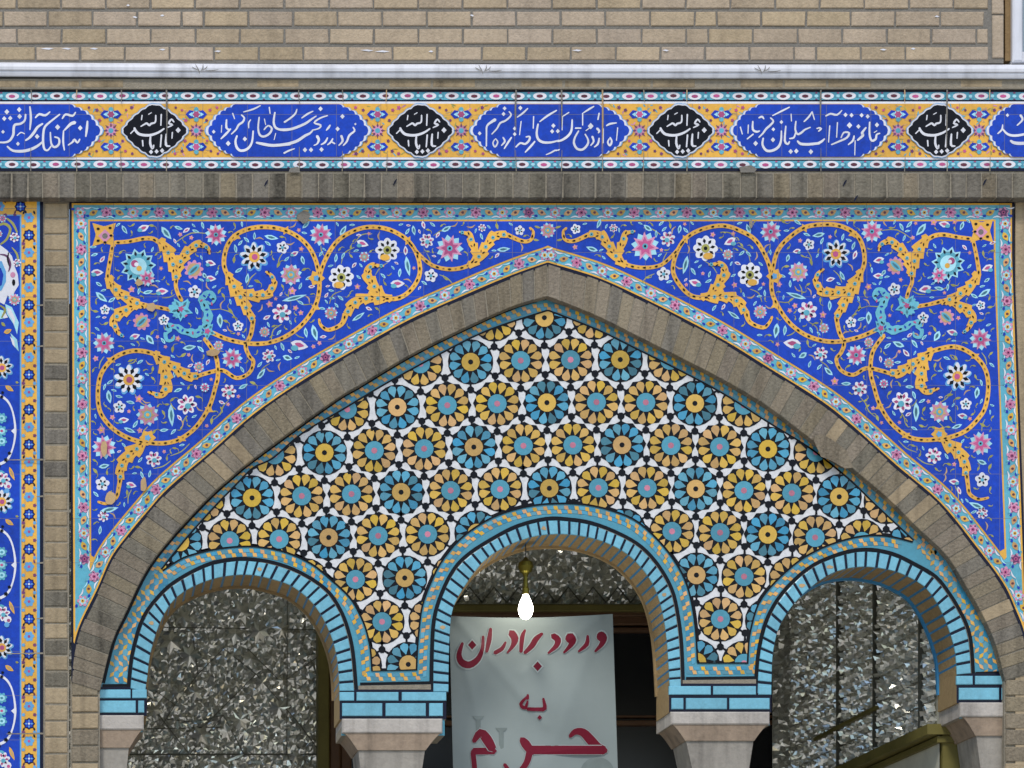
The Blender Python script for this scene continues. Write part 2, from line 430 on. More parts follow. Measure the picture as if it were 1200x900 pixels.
# ------------------------------------------------------------------ calligraphy
def K(ox, oy, sc_): return lambda q: (ox + q[0] / sc_, oy + q[1] / sc_)
def strokes(mb, tr, scale, data, m='white', layer=6, boost=1.0):
    for d in data:
        if d[0] == '.':
            for q in d[1:]:
                x, y = tr((q[0], q[1])); r = (q[2] if len(q) > 2 else 29) / scale * max(boost, .95)
                mb.poly([(x, y - r * 1.12), (x + r, y), (x, y + r * 1.12), (x - r, y)], m, layer)
        else:
            wd = d[0]
            pts = [tr(q) for q in d[1:]]
            ww = [v / scale * boost for v in (wd if isinstance(wd, (list, tuple)) else [wd * .72, wd * 1.08, wd * 1.08, wd * .62])]
            mb.rib(pts, ww, m, layer)
A_ = (K(0, 110, 10), 10, [
    (35, (1025, 320), (1018, 410), (1005, 500)), ('.', (940, 400)),
    (30, (935, 530), (908, 572), (872, 535), (850, 565), (800, 600)),
    ([52, 45, 30, 24], (878, 335), (830, 352), (780, 400), (755, 425)), (28, (745, 430), (740, 560), (755, 660)),
    (30, (730, 290), (770, 240), (850, 258), (885, 215)), ('.', (675, 390, 32)),
    (32, (640, 505), (690, 525), (690, 590), (640, 625), (600, 580), (590, 450)),
    (32, (700, 240), (610, 310), (535, 375), (510, 440), (505, 560), (520, 645), (560, 660), (600, 610)),
    (40, (495, 565), (440, 610), (360, 650), (260, 672), (150, 665), (85, 615)), ('.', (435, 500)),
    (38, (500, 350), (440, 390), (400, 450), (350, 510), (300, 545)), (32, (415, 280), (460, 238), (530, 252), (585, 210)),
    (32, (350, 150), (362, 280), (350, 420)), (35, (300, 240), (290, 310), (240, 350), (175, 362), (160, 410), (155, 480), (110, 550), (40, 570), (-60, 560)),
    ('.', (225, 185), (230, 265), (80, 210, 30), (50, 290, 27), (120, 285, 27), (35, 445, 22), (210, 585, 24)),
    (18, (200, 490), (245, 452), (290, 470)),
    (40, (-60, 320), (-160, 420), (-320, 450)), (36, (-120, 560), (-300, 560)), ('.', (-250, 300))])
B_ = (K(240, 110, 10.59), 10.59, [
    ('.', (110, 470, 24)), (22, (210, 390), (205, 480)), (33, (270, 320), (268, 420), (310, 445)), (34, (320, 435), (260, 500), (200, 558)),
    (28, (345, 240), (370, 310)), ('.', (290, 615, 32)), (26, (690, 145), (600, 190), (480, 225)),
    (31, (455, 262), (490, 300), (470, 350), (420, 385), (390, 440), (330, 500)),
    (38, (400, 520), (380, 590), (400, 670), (450, 705), (530, 682), (585, 600), (600, 460)), ('.', (497, 560)),
    (22, (570, 320), (545, 360), (545, 425)), (32, (675, 290), (662, 420), (680, 505), (730, 530), (800, 495), (832, 430), (785, 395), (735, 445)),
    (22, (740, 310), (755, 385)), (27, (800, 165), (810, 245)), (35, (870, 230), (855, 350), (885, 425), (980, 450), (1060, 446)),
    (20, (880, 490), (860, 570)), ([30, 46, 46, 42], (640, 605), (720, 622), (850, 640), (1060, 622)), (25, (985, 740), (1060, 700)), (25, (990, 355), (1060, 310))])
C_ = (K(330, 110, 10.59), 10.59, [
    ([38, 42, 38, 18], (-20, 444), (100, 440), (200, 410), (300, 365), (370, 315), (430, 275)), (26, (30, 350), (110, 300), (170, 245), (190, 190)),
    (28, (250, 300), (320, 250), (390, 215)), ('.', (483, 185)), (27, (570, 270), (480, 300), (405, 358), (485, 388), (460, 430), (380, 450)),
    ([44, 46, 40, 24], (-10, 634), (100, 615), (200, 580), (290, 520), (350, 490), (385, 455)), (26, (25, 735), (90, 705), (160, 680)),
    ('.', (290, 695), (365, 695), (495, 690), (755, 280), (695, 435), (915, 375, 15)),
    ([46, 40, 24, 16], (440, 525), (462, 570), (440, 620), (400, 640)), (30, (570, 545), (540, 600), (490, 630)), (28, (635, 555), (610, 600), (570, 632)), (36, (620, 595), (660, 618)),
    ([38, 34, 20], (740, 520), (757, 585), (710, 640)), (31, (888, 415), (905, 460), (840, 515), (810, 590), (765, 640)), (32, (602, 388), (582, 420), (555, 452))])
D_ = (K(555, 110, 10.59), 10.59, [
    ('.', (75, 490, 25), (385, 180, 25), (372, 250, 25), (510, 430, 24), (510, 500, 24), (580, 175, 28), (990, 395, 28), (975, 465, 27), (1045, 462, 27)),
    ([52, 40, 30, 24, 22], (268, 320), (220, 350), (165, 400), (160, 500), (158, 650)), (28, (440, 220), (465, 265), (400, 330), (330, 362), (290, 430), (225, 500)),
    (24, (270, 555), (300, 600), (265, 660), (240, 610), (262, 565)), (30, (365, 540), (388, 590), (345, 640)), (30, (470, 540), (430, 600), (380, 680)),
    (24, (590, 340), (570, 510)), (28, (672, 180), (610, 240), (540, 290)), (32, (525, 660), (580, 610), (640, 622), (690, 575), (695, 530), (650, 535)),
    (27, (745, 280), (740, 430)), (30, (1030, 205), (920, 270), (820, 345)), (37, (800, 375), (783, 480), (800, 560), (860, 600), (960, 602), (1060, 577)),
    (32, (760, 590), (710, 650), (640, 725)), (22, (900, 755), (960, 730), (1010, 702), (1060, 700))])
E_ = (K(645, 110, 10.59), 10.59, [
    (26, (230, 230), (150, 282)), (22, (150, 280), (145, 450)), (36, (90, 590), (150, 570), (220, 520), (262, 450), (270, 320)), (24, (70, 706), (115, 690)),
    (28, (540, 155), (480, 190), (410, 235)), (28, (400, 240), (400, 390)), (34, (310, 425), (380, 425)),
    (34, (350, 460), (305, 540), (292, 610), (330, 680), (400, 690), (460, 630), (468, 570), (430, 500)), ('.', (500, 400, 38)), (24, (495, 415), (440, 458)),
    ([40, 34, 20], (580, 430), (606, 460), (595, 485)), (34, (605, 240), (590, 320)), ([36, 30, 20], (520, 530), (537, 590), (500, 640)), (30, (605, 550), (590, 620), (545, 660)),
    (28, (655, 430), (655, 610)), (30, (740, 540), (762, 590), (738, 642), (712, 600), (732, 555)), (30, (695, 395), (740, 372), (820, 360)), (24, (835, 420), (820, 580))])
F_ = (K(860, 110, 10.59), 10.59, [
    (28, (80, 410), (105, 500)), (27, (180, 385), (175, 490)), (32, (235, 340), (235, 440), (280, 470), (320, 460)), (34, (240, 500), (165, 560)), (31, (310, 297), (350, 283), (372, 312)),
    ('.', (270, 615, 31), (490, 440, 24), (485, 570, 29), (590, 350, 24), (705, 715, 30), (775, 710, 30), (955, 718, 31)),
    (26, (690, 165), (600, 210), (480, 270)), (32, (455, 298), (490, 340), (450, 390), (400, 435), (360, 490), (310, 540)),
    (38, (365, 550), (355, 630), (400, 700), (470, 706), (550, 662), (585, 580), (590, 460)), (32, (645, 400), (632, 580), (670, 622), (690, 590)), (28, (690, 555), (745, 542), (765, 480)),
    (25, (710, 250), (715, 340)), (31, (770, 340), (762, 440), (790, 500), (840, 480), (880, 445), (950, 415)), (27, (870, 345), (930, 285), (972, 220)), (27, (972, 225), (1000, 320)),
    ([28, 42, 42, 40], (790, 585), (830, 620), (930, 626), (1060, 612)), (30, (1030, 430), (1075, 418))])
G_ = (K(945, 110, 10.59), 10.59, [
    ([38, 38, 34, 22], (150, 612), (190, 590), (225, 558)), (30, (150, 420), (182, 432), (150, 465)), (28, (290, 395), (275, 600)), (29, (240, 275), (300, 247), (380, 260), (440, 205)),
    ('.', (485, 260, 27), (560, 265, 27), (535, 390, 36), (645, 405, 28), (685, 265, 27), (760, 280, 27), (875, 385, 29)),
    (28, (385, 355), (375, 540)), (30, (310, 630), (400, 592), (500, 545), (530, 485), (465, 480), (430, 545)), (31, (592, 520), (577, 580), (520, 630)), (23, (605, 580), (600, 760)),
    ([26, 40, 44, 30], (740, 418), (690, 485), (702, 515), (635, 575)), (33, (785, 350), (783, 500), (810, 580), (860, 560), (872, 505), (912, 490)), (20, (840, 480), (875, 458))])
H_ = (K(1140, 100, 8.57), 8.57, [
    (22, (250, 485), (292, 445), (300, 395)), (30, (300, 440), (350, 490), (420, 505), (520, 490), (700, 440)), ([28, 40, 40, 36], (380, 556), (420, 578), (520, 582), (760, 560)),
    ('.', (348, 300, 18), (600, 300, 22)), ([30, 27, 16], (478, 300), (500, 345), (445, 402))])
MED = (lambda q: ((q[0] - 525) / 10, (q[1] - 430) / 10), 10, [
    (30, (580, 240), (575, 370)), (28, (515, 250), (510, 330), (462, 348), (440, 368), (410, 345), (380, 358), (340, 382)), (20, (430, 240), (465, 220)), (26, (355, 250), (348, 305)),
    (27, (728, 330), (700, 298), (668, 345), (712, 362), (650, 395)), ([24, 38, 40, 32], (612, 408), (540, 455), (440, 485), (330, 475), (282, 435), (265, 400)), (28, (270, 415), (220, 465)),
    ('.', (778, 425, 32), (460, 680, 26), (525, 675, 26), (590, 665, 27)), (30, (360, 545), (365, 612)), (32, (455, 490), (450, 580), (478, 640), (492, 600)), (33, (582, 480), (570, 622)),
    (33, (640, 470), (635, 598), (682, 612)), (28, (710, 450), (705, 522))])

# ------------------------------------------------------------------ flowers and leaves of the painted tiles
def star(mb, x, y, r, n, m, layer, inner=.55, rot=0.0):
    mb.poly([(x + (r if i % 2 == 0 else r * inner) * math.cos(rot + math.pi * i / n), y + (r if i % 2 == 0 else r * inner) * math.sin(rot + math.pi * i / n)) for i in range(2 * n)], m, layer)
def petals(mb, x, y, r0, r1, n, wd, m, layer, rot=0.0):
    for i in range(n):
        a = rot + 2 * math.pi * i / n
        c, s_ = math.cos(a), math.sin(a)
        rm = (r0 + r1) / 2
        mb.poly([(x + r0 * c, y + r0 * s_), (x + rm * c - wd * s_, y + rm * s_ + wd * c), (x + r1 * c, y + r1 * s_), (x + rm * c + wd * s_, y + rm * s_ - wd * c)], m, layer)
def scallop(mb, x, y, r, n, m, layer, depth=.14, rot=0.0):
    k = n * 6
    mb.poly([(x + r * (1 - depth + depth * abs(math.cos(n * t / 2 + rot)) * 1.6 - depth * .6) * math.cos(t), y + r * (1 - depth + depth * abs(math.cos(n * t / 2 + rot)) * 1.6 - depth * .6) * math.sin(t)) for t in [2 * math.pi * i / k for i in range(k)]], m, layer)
def leaf(mb, x, y, l, wd, a, m, layer, inner=None):
    c, s_ = math.cos(a), math.sin(a)
    pts = [(-.5, 0), (-.25, .42), (.05, .5), (.3, .28), (.5, 0), (.3, -.22), (0, -.42), (-.3, -.3)]
    mb.poly([(x + l * u * c - wd * v * s_, y + l * u * s_ + wd * v * c) for u, v in pts], m, layer)
    if inner: mb.poly([(x + l * .55 * u * c - wd * .45 * v * s_, y + l * .55 * u * s_ + wd * .45 * v * c) for u, v in pts], inner, layer + 1)
def flower(mb, kind, x, y, r, L=5):
    o = random.uniform(0, 1)
    if kind == 'big':
        scallop(mb, x, y, r * 1.04, 9, 'sky_blue', L, .2, o); scallop(mb, x - r * .03, y - r * .05, r * .95, 9, 'white', L + 1, .3, o)
        petals(mb, x, y, r * .36, r * .84, 9, r * .14, 'black', L + 2, o + .3); mb.ell(x, y, r * .38, r * .38, 'orange', L + 2); mb.ell(x + r * .03, y, r * .2, r * .2, 'rose', L + 3)
    elif kind == 'sun':
        star(mb, x, y, r, 11, 'pale', L, .74, o); mb.ell(x, y, r * .7, r * .7, 'turq', L + 1, 18)
        petals(mb, x, y, r * .55, r * .86, 11, r * .08, 'navy', L + 2, o); mb.ell(x, y, r * .48, r * .48, 'pale', L + 3)
        mb.ell(x - r * .2, y - r * .15, r * .2, r * .2, 'rose', L + 4); mb.ell(x + r * .05, y + r * .12, r * .15, r * .15, 'orange', L + 4); mb.ell(x - .1 * r, y - .1 * r, r * .12, r * .12, 'white', L + 5)
    elif kind == 'pink':
        star(mb, x, y, r * 1.0, 7, 'pale', L, .7, o + .45); star(mb, x, y, r, 7, 'pink', L + 1, .5, o); star(mb, x, y, r * .66, 7, 'rose', L + 2, .55, o); mb.ell(x, y, r * .2, r * .2, 'turq', L + 3); mb.ell(x, y, r * .09, r * .09, 'navy', L + 4)
    elif kind == 'star':
        star(mb, x, y, r * 1.05, 7, 'pale', L, .72, o + .4); star(mb, x, y, r, 7, 'pink', L + 1, .66, o); star(mb, x, y, r * .7, 7, 'tan', L + 2, .6, o); mb.ell(x, y, r * .34, r * .34, 'turq', L + 3); mb.ell(x, y, r * .16, r * .16, 'orange', L + 4)
    elif kind == 'wht':
        scallop(mb, x, y, r, 7, 'white', L, .24, o); petals(mb, x, y, r * .3, r * .82, 7, r * .16, 'rose', L + 1, o); petals(mb, x, y, r * .3, r * .74, 3, r * .13, 'navy', L + 2, o + 2); mb.ell(x + r * .1, y + r * .15, r * .3, r * .28, 'turq', L + 3)
    elif kind == 'drk':
        scallop(mb, x, y, r, 8, 'white', L, .14, o); petals(mb, x, y, r * .36, r * .8, 8, r * .13, 'black', L + 1, o); mb.ell(x, y, r * .34, r * .34, 'olive', L + 2); mb.ell(x, y, r * .15, r * .15, 'black', L + 3)
        mb.ell(x - r * .2, y + r * .6, r * .4, r * .26, 'orange', L + 4)
    elif kind == 'five':
        scallop(mb, x, y, r * 1.05, 5, 'white', L, .2, o); petals(mb, x, y, r * .2, r * .7, 5, r * .16, 'navy', L + 1, o); mb.ell(x, y, r * .24, r * .24, 'turq', L + 2)
    elif kind == 'bud':
        scallop(mb, x, y, r, 9, 'pink', L, .2, o); mb.ell(x, y, r * .66, r * .66, 'tan', L + 1); mb.ell(x, y, r * .78, r * .3, 'turq', L + 2, 10, -.75); mb.ell(x, y, r * .5, r * .12, 'teal_petal', L + 3, 10, -.75)
    elif kind == 'tul':
        leaf(mb, x, y, r * 2.2, r * 1.3, -.5 + o, 'white', L); leaf(mb, x, y, r * 1.2, r * .6, -.5 + o, 'rose', L + 1); mb.ell(x - r * .6, y + r * .4, r * .45, r * .35, 'turq', L + 2)
    elif kind == 'gray':
        mb.ell(x, y, r, r * .85, 'mortar_tan', L)

# ------------------------------------------------------------------ inscription band
YF = -.06
fr = empty('inscription_band', U(600, 200, YF))
tag(fr, 'long tiled inscription band with white Persian lettering in blue cartouches and black medallions on yellow', 'tile band')
b = MB(YF)
b.prism([(-420, 103.2), (1600, 103.2), (1600, 200.5), (-420, 200.5)], YF, .1, 'navy')
b.rect(-420, 119, 1600, 187, 'white', 1); b.rect(-420, 121.5, 1600, 184.3, 'orange', 2)
for cx in [130 - 310, 230 - 310, 130, 230, 442.5, 540.5, 749.5, 845.5, 1052.5, 1147.5, 1360, 1458]:
    star(b, cx, 153, 9.5, 8, 'plum', 4, .45); star(b, cx, 153, 7.5, 8, 'pink', 5, .5, .4); b.ell(cx, 153, 3, 3, 'turq', 6)
    for s_ in (-1, 1):
        cy = 153 + s_ * 19
        for e in (-1, 1):
            b.poly([(cx + e * 12.5, cy), (cx + e * 8, cy - 5), (cx + e * 3, cy - 4), (cx + e * 5, cy), (cx + e * 3, cy + 4), (cx + e * 8, cy + 5)], 'royal', 5)
            b.poly([(cx + e * 9, cy), (cx + e * 5, cy - 2.5), (cx + e * 5, cy + 2.5)], 'pale', 6)
        b.ell(cx, cy - 5.5, 2.8, 3.2, 'turq', 6); b.ell(cx, cy + 5.5, 2.8, 3.2, 'turq', 6); b.ell(cx, cy, 5, 4.4, 'pale', 7); star(b, cx, cy, 4.6, 6, 'rose', 8, .7)
    for (dx, dy) in ((17, 24), (-17, 24), (17, -24), (-17, -24), (25, 27), (-25, 27), (25, -27), (-25, -27), (13, 12), (-13, 12), (13, -12), (-13, -12)):
        star(b, cx + dx + random.uniform(-1, 1), cy - 19 * s_ + 0 + dy, random.uniform(1.8, 2.7), 5, random.choice(['plum', 'rose', 'plum']), 5, .6)
    for i in range(70):
        dx = random.uniform(-34, 34); dy = random.uniform(-30, 30)
        if abs(dy) < abs(dx) * .9 - 2: continue
        leaf(b, cx + dx, 153 + dy, random.uniform(4, 7), random.uniform(1.3, 2), random.uniform(0, 3.1), random.choice(['olive', 'tan', 'orange_loz', 'pink', 'turq']), 3)
q = b   # cracked joints and mortar drips
for x in (36, 90, 142, 195, 350.5, 401, 453, 605, 658, 706, 754, 805, 962, 1060, 1110, 1160):
    big = x in (605, 658, 706, 962, 1110, 195)
    h = random.uniform(116, 124) if not big else random.uniform(140, 186)
    q.rib([(x, 102), (x + random.uniform(-1, 1), (102 + h) / 2), (x + random.uniform(-1, 1), h)], [1.3 + big * .5, 1.1 + big * .7, .5], random.choice(['mortar_tan', 'tan', 'mortar']), 16)
    q.rib([(x + random.uniform(-1, 1), 182 - random.uniform(0, 10)), (x, 200.5)], [.5, 1.2], random.choice(['mortar', 'mortar_tan']), 16)
q.poly([(866, 196), (880, 193.5), (887, 198), (884, 202), (868, 202)], 'mortar', 16)
q.poly([(340, 197), (349, 195), (352, 202), (338, 202)], 'mortar', 16)
b.build('panel', fr)
for (t0, t1) in ((108, 117), (188.5, 197)):
    q = MB(YF)
    q.rect(-420, t0, 1600, t1, 'turq', 1)
    x = -420 + 19.5
    while x < 1600:
        cy = (t0 + t1) / 2 + random.uniform(-.4, .4)
        q.ell(x, cy, 8, 4.2, 'white', 3, 14); q.ell(x + random.uniform(-.6, .6), cy, 4, 2, random.choice(['maroon', 'maroon', 'rose']), 4, 8)
        q.ell(x + 12.8, cy, 2.4, 1.8, 'pale', 3, 8); q.ell(x + 12.8, t0 + .8, 1.7, .8, 'rose', 4, 6); q.ell(x + 12.8, t1 - .8, 1.7, .8, 'plum', 4, 6)
        q.ell(x + 9.6, cy, 1.4, 2.4, 'turq_deep', 3, 6); q.ell(x + 16, cy, 1.4, 2.4, 'turq_deep', 3, 6)
        x += 25.9 + random.uniform(-.6, .6)
    q.build('border_strip', fr)
def edge(x0, y0, x1, y1, n=6, amp=1.4, bow=5.0):
    out = []
    dx, dy = x1 - x0, y1 - y0; l = math.hypot(dx, dy); nx, ny = -dy / l, dx / l
    for i in range(n * 4):
        t = i / (n * 4); q_ = amp * (abs(math.sin(math.pi * n * t)) - .4) - bow * math.sin(math.pi * t) ** 1.3; out.append((x0 + dx * t + nx * q_, y0 + dy * t + ny * q_))
    return out
def cartouche(xl, xr, cl, cr_, texts):
    q = MB(YF)
    yt, yb, ym = 121.5, 184.3, 153
    def outline(g_):
        P = []
        if cl is not None: P += edge(xl - g_ * 1.4, ym, cl - g_ * .6, yt, 6, -2.0 )
        else: P += [(xl, yt)]
        if cr_ is not None: P += edge(cr_ + g_ * .6, yt, xr + g_ * 1.4, ym, 6, -2.0) + edge(xr + g_ * 1.4, ym, cr_ + g_ * .6, yb, 6, -2.0)
        else: P += [(xr, yt), (xr, yb)]
        if cl is not None: P += edge(cl - g_ * .6, yb, xl - g_ * 1.4, ym, 6, -2.0)
        else: P += [(xl, yb)]
        return P
    q.poly(outline(3.2), 'sky_blue', 9); q.poly(outline(2.2), 'white', 10); q.poly(outline(0), 'blue', 11)
    o = q.build('cartouche', fr)
    if texts:
        t = MB(YF)
        for (tr, s_, data) in texts: strokes(t, tr, s_, data, 'white', 13, .78)
        t.build('lettering', o)
cartouche(-180, 118, None, 80, [A_])
cartouche(243.5, 432, 278, 395, [B_, C_])
cartouche(553.5, 738, 590, 697, [D_, E_])
cartouche(858.5, 1041, 893, 1004.5, [F_, G_])
cartouche(1158.5, 1345, 1190, 1308, [H_])
cartouche(1470, 1600, 1500, None, None)
for cx in (181, 492.5, 797.5, 1101):
    q = MB(YF)
    def med(g_):
        P = []
        for (x0, y0, x1, y1) in ((-37, 0, -3, -30), (-3, -30, 3, -30), (3, -30, 38, 0), (38, 0, 3, 30), (3, 30, -3, 30), (-3, 30, -37, 0)):
            if abs(x1 - x0) < 10: P.append((cx + x0, 153 + y0 * (1 + g_ / 31))); continue
            k = 1 + g_ / 33
            bow = 1.13
            for i in range(24):
                t = i / 24; r = 1 + (bow - 1) * math.sin(math.pi * t) + .05 * (abs(math.sin(math.pi * 5 * t)) - .5)
                P.append((cx + (x0 + (x1 - x0) * t) * k * r, 153 + (y0 + (y1 - y0) * t) * k * r))
        return P
    q.poly(med(2.6), 'sky_blue', 9); q.poly(med(1.8), 'white', 10); q.poly(med(0), 'black', 11)
    o = q.build('medallion', fr)
    t = MB(YF)
    tr, s_, data = MED
    strokes(t, lambda p, cx=cx: (cx + (p[0] - 500) / 10, 153 + (p[1] - 430) / 10), 10, data, 'white', 13, .78)
    t.build('lettering', o)
# ------------------------------------------------------------------ soldier course
sl = MB()
sl.prism([(-420, 200.5), (1600, 200.5), (1600, 231.5), (-420, 231.5)], YF + .004, .1, 'mortar_tan')
x = -420
while x < 1600:
    wd = random.choice([15.5, 16, 17, 18, 17])
    brick(sl, x, 203, x + wd, 231.5, YF - .002, .1, random.choice(['brick_grey'] * 8 + ['brick_arch', 'brick_arch']), .003)
    x += wd + 2.0
for x, y in ((312, 214), (463, 213), (990, 214), (1154, 213), (1003, 232)):
    m_ = sl; m_.y = YF - .003; m_.rib([(x + 2, y - 3), (x, y), (x - 2, y + 4)], [1, 2, 1], 'navy', 1)
tag(sl.build('soldier_course'), 'course of upright weathered grey bricks under the inscription band', 'brick course')

# ------------------------------------------------------------------ brick piers at both sides
def pier(x0, x1, y0, y1, pitch, yf, name, label, m='brick_light'):
    p = MB()
    p.prism([(x0 - 1, y0), (x1 + 1, y0), (x1 + 1, y1), (x0 - 1, y1)], yf + .006, .35, 'mortar_tan')
    y = y0 + 2
    while y < y1 - 4:
        h = pitch + random.uniform(-.8, .8)
        brick(p, x0 + 1, y, x1 - 1, min(y + h - 2.2, y1), yf, .1, m if random.random() < .85 else 'brick_grey', .004)
        y += h
    return tag(p.build(name), label, 'pier')
pier(51.5, 80, 236, PX_GROUND, 19.2, -.002, 'brick_pier', 'narrow pier of stacked buff bricks between the blue-bordered left panel and the big arch')
p_r = pier(1210, 1245, 236, PX_GROUND, 19.2, .002, 'brick_pier', 'sliver of stacked buff brick pier at the right frame edge beside the spandrel')
wl2 = MB(); wl2.prism([(1245, 231.5), (1600, 231.5), (1600, PX_GROUND), (1245, PX_GROUND)], .01, .35, 'brick_light')
wl2.prism([(1190, 231.5), (1211, 231.5), (1211, PX_GROUND), (1190, PX_GROUND)], .006, .35, 'brick_light')
tag(wl2.build('side_wall'), 'buff brick wall continuing beyond the right edge of the arch', 'wall')
for (x0, x1, side) in ((83.5, 116, 'left'), (1178, 1209, 'right')):
    p = MB()
    p.prism([(x0 - 1, 796), (x1 + 1, 796), (x1 + 1, PX_GROUND), (x0 - 1, PX_GROUND)], .012, .35, 'mortar_tan')
    y = 797
    while y < PX_GROUND - 5:
        brick(p, x0 + 1, y, x1 - 1, y + 17.5, .002, .1, random.choice(['brick_light', 'brick_arch', 'brick_arch']), .004); y += 19.5
    tag(p.build('arch_pier'), 'weathered brick pier carrying the %s foot of the big pointed arch' % side, 'pier', 'brick piers under the big arch')

# ------------------------------------------------------------------ left tile panel
YL = .0
lp = empty('tile_panel', U(20, 900, YL))
tag(lp, 'tall blue floral tile panel with orange flowered border cut off at the left frame edge', 'tile panel')
b = MB(YL)
b.prism([(-220, 231.5), (50.5, 231.5), (50.5, PX_GROUND), (-220, PX_GROUND)], YL, .35, 'navy')
b.rect(-216, 230.5, 46.7, 1690, 'sky_blue', 1); b.rect(-212, 233.5, 43.2, 1690, 'orange', 2)
y = 255.0; k = 0
def obl(x, y, k):
    m1, m2 = ('sky_blue', 'rose') if k % 2 == 0 else ('royal', 'sky_blue')
    if k % 2: star(b, x, y, 7.2, 8, 'navy', 3, .82); star(b, x, y, 6, 8, 'royal', 4, .7); petals(b, x, y, 1.6, 4.8, 4, 1.1, 'sky_blue', 5); b.ell(x, y, 1.3, 1.3, 'white', 6, 8)
    else: scallop(b, x, y, 6.2, 6, 'sky_blue', 4, .18, .3); b.ell(x, y, 1.7, 1.7, m2, 5, 8)
    for e in (-1, 1):
        star(b, x + e * 6.6, y + 10 * 1, 2.4, 5, 'sky_blue' if (e > 0) == (k % 2 > 0) else 'plum', 4, .7)
        leaf(b, x + e * 6.3, y + (6.5 if k % 2 else -6), 5, 2.6, 1.2 * e, random.choice(['maroon', 'navy', 'plum']), 3)
while y < 1690:
    obl(34, y, k); y += 20.45; k += 1
x = 25.0 - 1; k = 1
while x > -215:
    obl(x - 4 if x < 20 else x, 242, k); x -= 20.4; k += 1
b.build('border', lp)
b = MB(YL)
b.rect(-200, 251.5, 25.0, 1690, 'sky_blue', 3); b.rect(-200, 253, 23.2, 1690, 'blue', 4)
# arabesque corner and pale cloud motif at the top
b.poly([(-60, 253), (21, 253), (21, 285), (16, 297), (4, 287), (-10, 284), (-60, 290)], 'royal', 5)
b.rib([(-8, 268), (4, 262), (12, 268), (8, 280), (1, 286)], [2, 3.5, 3, 2], 'olive', 6); b.rib([(8, 256), (15, 262), (20, 272)], [2, 3, 2], 'olive', 6); b.rib([(14, 290), (20, 298), (22, 310)], [1, 2.4, 2], 'olive', 6)
flower(b, 'wht', 17, 278, 6, 7); flower(b, 'pink', 3, 256, 5, 7); flower(b, 'star', -2, 274, 5, 7); flower(b, 'wht', 20, 308, 5, 7)
b.poly([(-40, 286), (0, 287), (8, 293), (14, 300), (17, 312), (21, 322), (22, 334), (17, 342), (14, 352), (9, 346), (5, 357), (-4, 352), (-40, 360)], 'white', 6)
b.poly([(-40, 305), (2, 306), (7, 318), (7, 330), (2, 340), (-6, 344), (-40, 344)], 'sky_blue', 7); b.poly([(-40, 312), (1, 314), (4, 322), (2, 334), (-5, 338), (-40, 338)], 'royal', 8)
b.rib([(0, 298), (8, 300), (12, 310), (10, 318)], [1, 2.4, 2.6, 1], 'plum', 8); b.rib([(10, 296), (9, 304), (11, 312)], [1, 2, 1], 'black', 9); b.ell(16, 331, 2, 4, 'black', 8, 8); b.ell(15, 322, 3, 3.4, 'pink', 8, 8)
flower(b, 'star', 17, 351, 7, 8)
for pts in ([(6, 356), (14, 360), (22, 378), (20, 392), (16, 380), (8, 368)], [(-4, 362), (4, 364), (8, 372), (0, 374)], [(12, 390), (20, 398), (22, 412), (17, 406)]): b.poly(pts, 'pale', 6); b.poly([(p[0] * .6 + 4.5, p[1] * .6 + .4 * pts[0][1] + 4) for p in pts], 'white', 7)
b.rib([(0, 358), (6, 363), (2, 372)], [1.5, 3, 1.5], 'olive', 7)
leaf(b, 9, 388, 10, 6, -.4, 'orange', 6, 'tan'); leaf(b, 4, 380, 7, 4, .8, 'olive', 6)
for i, cy in enumerate((505, 662, 833, 998, 1163)):
    flower(b, 'big', 2, cy - 74, 14, 6); leaf(b, 11, cy - 50, 12, 6, .6, 'orange', 6, 'tan'); leaf(b, 20, cy - 57, 4, 3, .3, 'olive', 6)
    b.rib([(-22, cy - 48), (-4, cy - 43), (8, cy - 36), (15, cy - 22), (18, cy), (15, cy + 20), (8, cy + 34), (-4, cy + 40), (-22, cy + 44)], [3, 3, 2.6, 2, 2.6, 2, 3, 3.4, 3], 'white', 6)
    b.poly([(13, cy), (19, cy - 5), (17, cy + 4)], 'white', 7)
    for (x, yy, r_) in ((2, cy - 40, 2.4), (7, cy + 34, 2.8), (11, cy + 26, 2.4), (-1, cy + 41, 2.4), (3, cy - 45, 2)): star(b, x, yy, r_, 5, 'black', 8, .7)
    for dy in (-15, 0, 12): scallop(b, 2, cy + dy, 6.5, 7, 'turq', 6, .2, dy); b.ell(2, cy + dy, 4, 3.4, 'pale', 7, 10); b.ell(2, cy + dy, 1.8, 1.5, 'rose' if dy == 0 else 'turq_deep', 8, 8)
    flower(b, 'wht', 3, cy + 57, 9, 7); leaf(b, 14, cy + 50, 17, 5, 1.2, 'orange', 6, 'tan'); b.ell(9, cy + 64, 4.5, 4.5, 'white', 8, 10); b.ell(10, cy + 65, 2, 2, 'rose', 9, 8); b.ell(8, cy + 70, 3.2, 3.2, 'sky_blue', 8, 8); leaf(b, 2, cy + 48, 8, 4, .2, 'turq', 6)
for yy in (358, 406, 539, 582, 660, 725, 766, 860, 940, 1030):
    b.rib([(8 if yy in (539, 766, 860) else 43, yy), (50, yy - .5)], [1, 2], 'mortar_tan', 18)
b.build('field', lp)

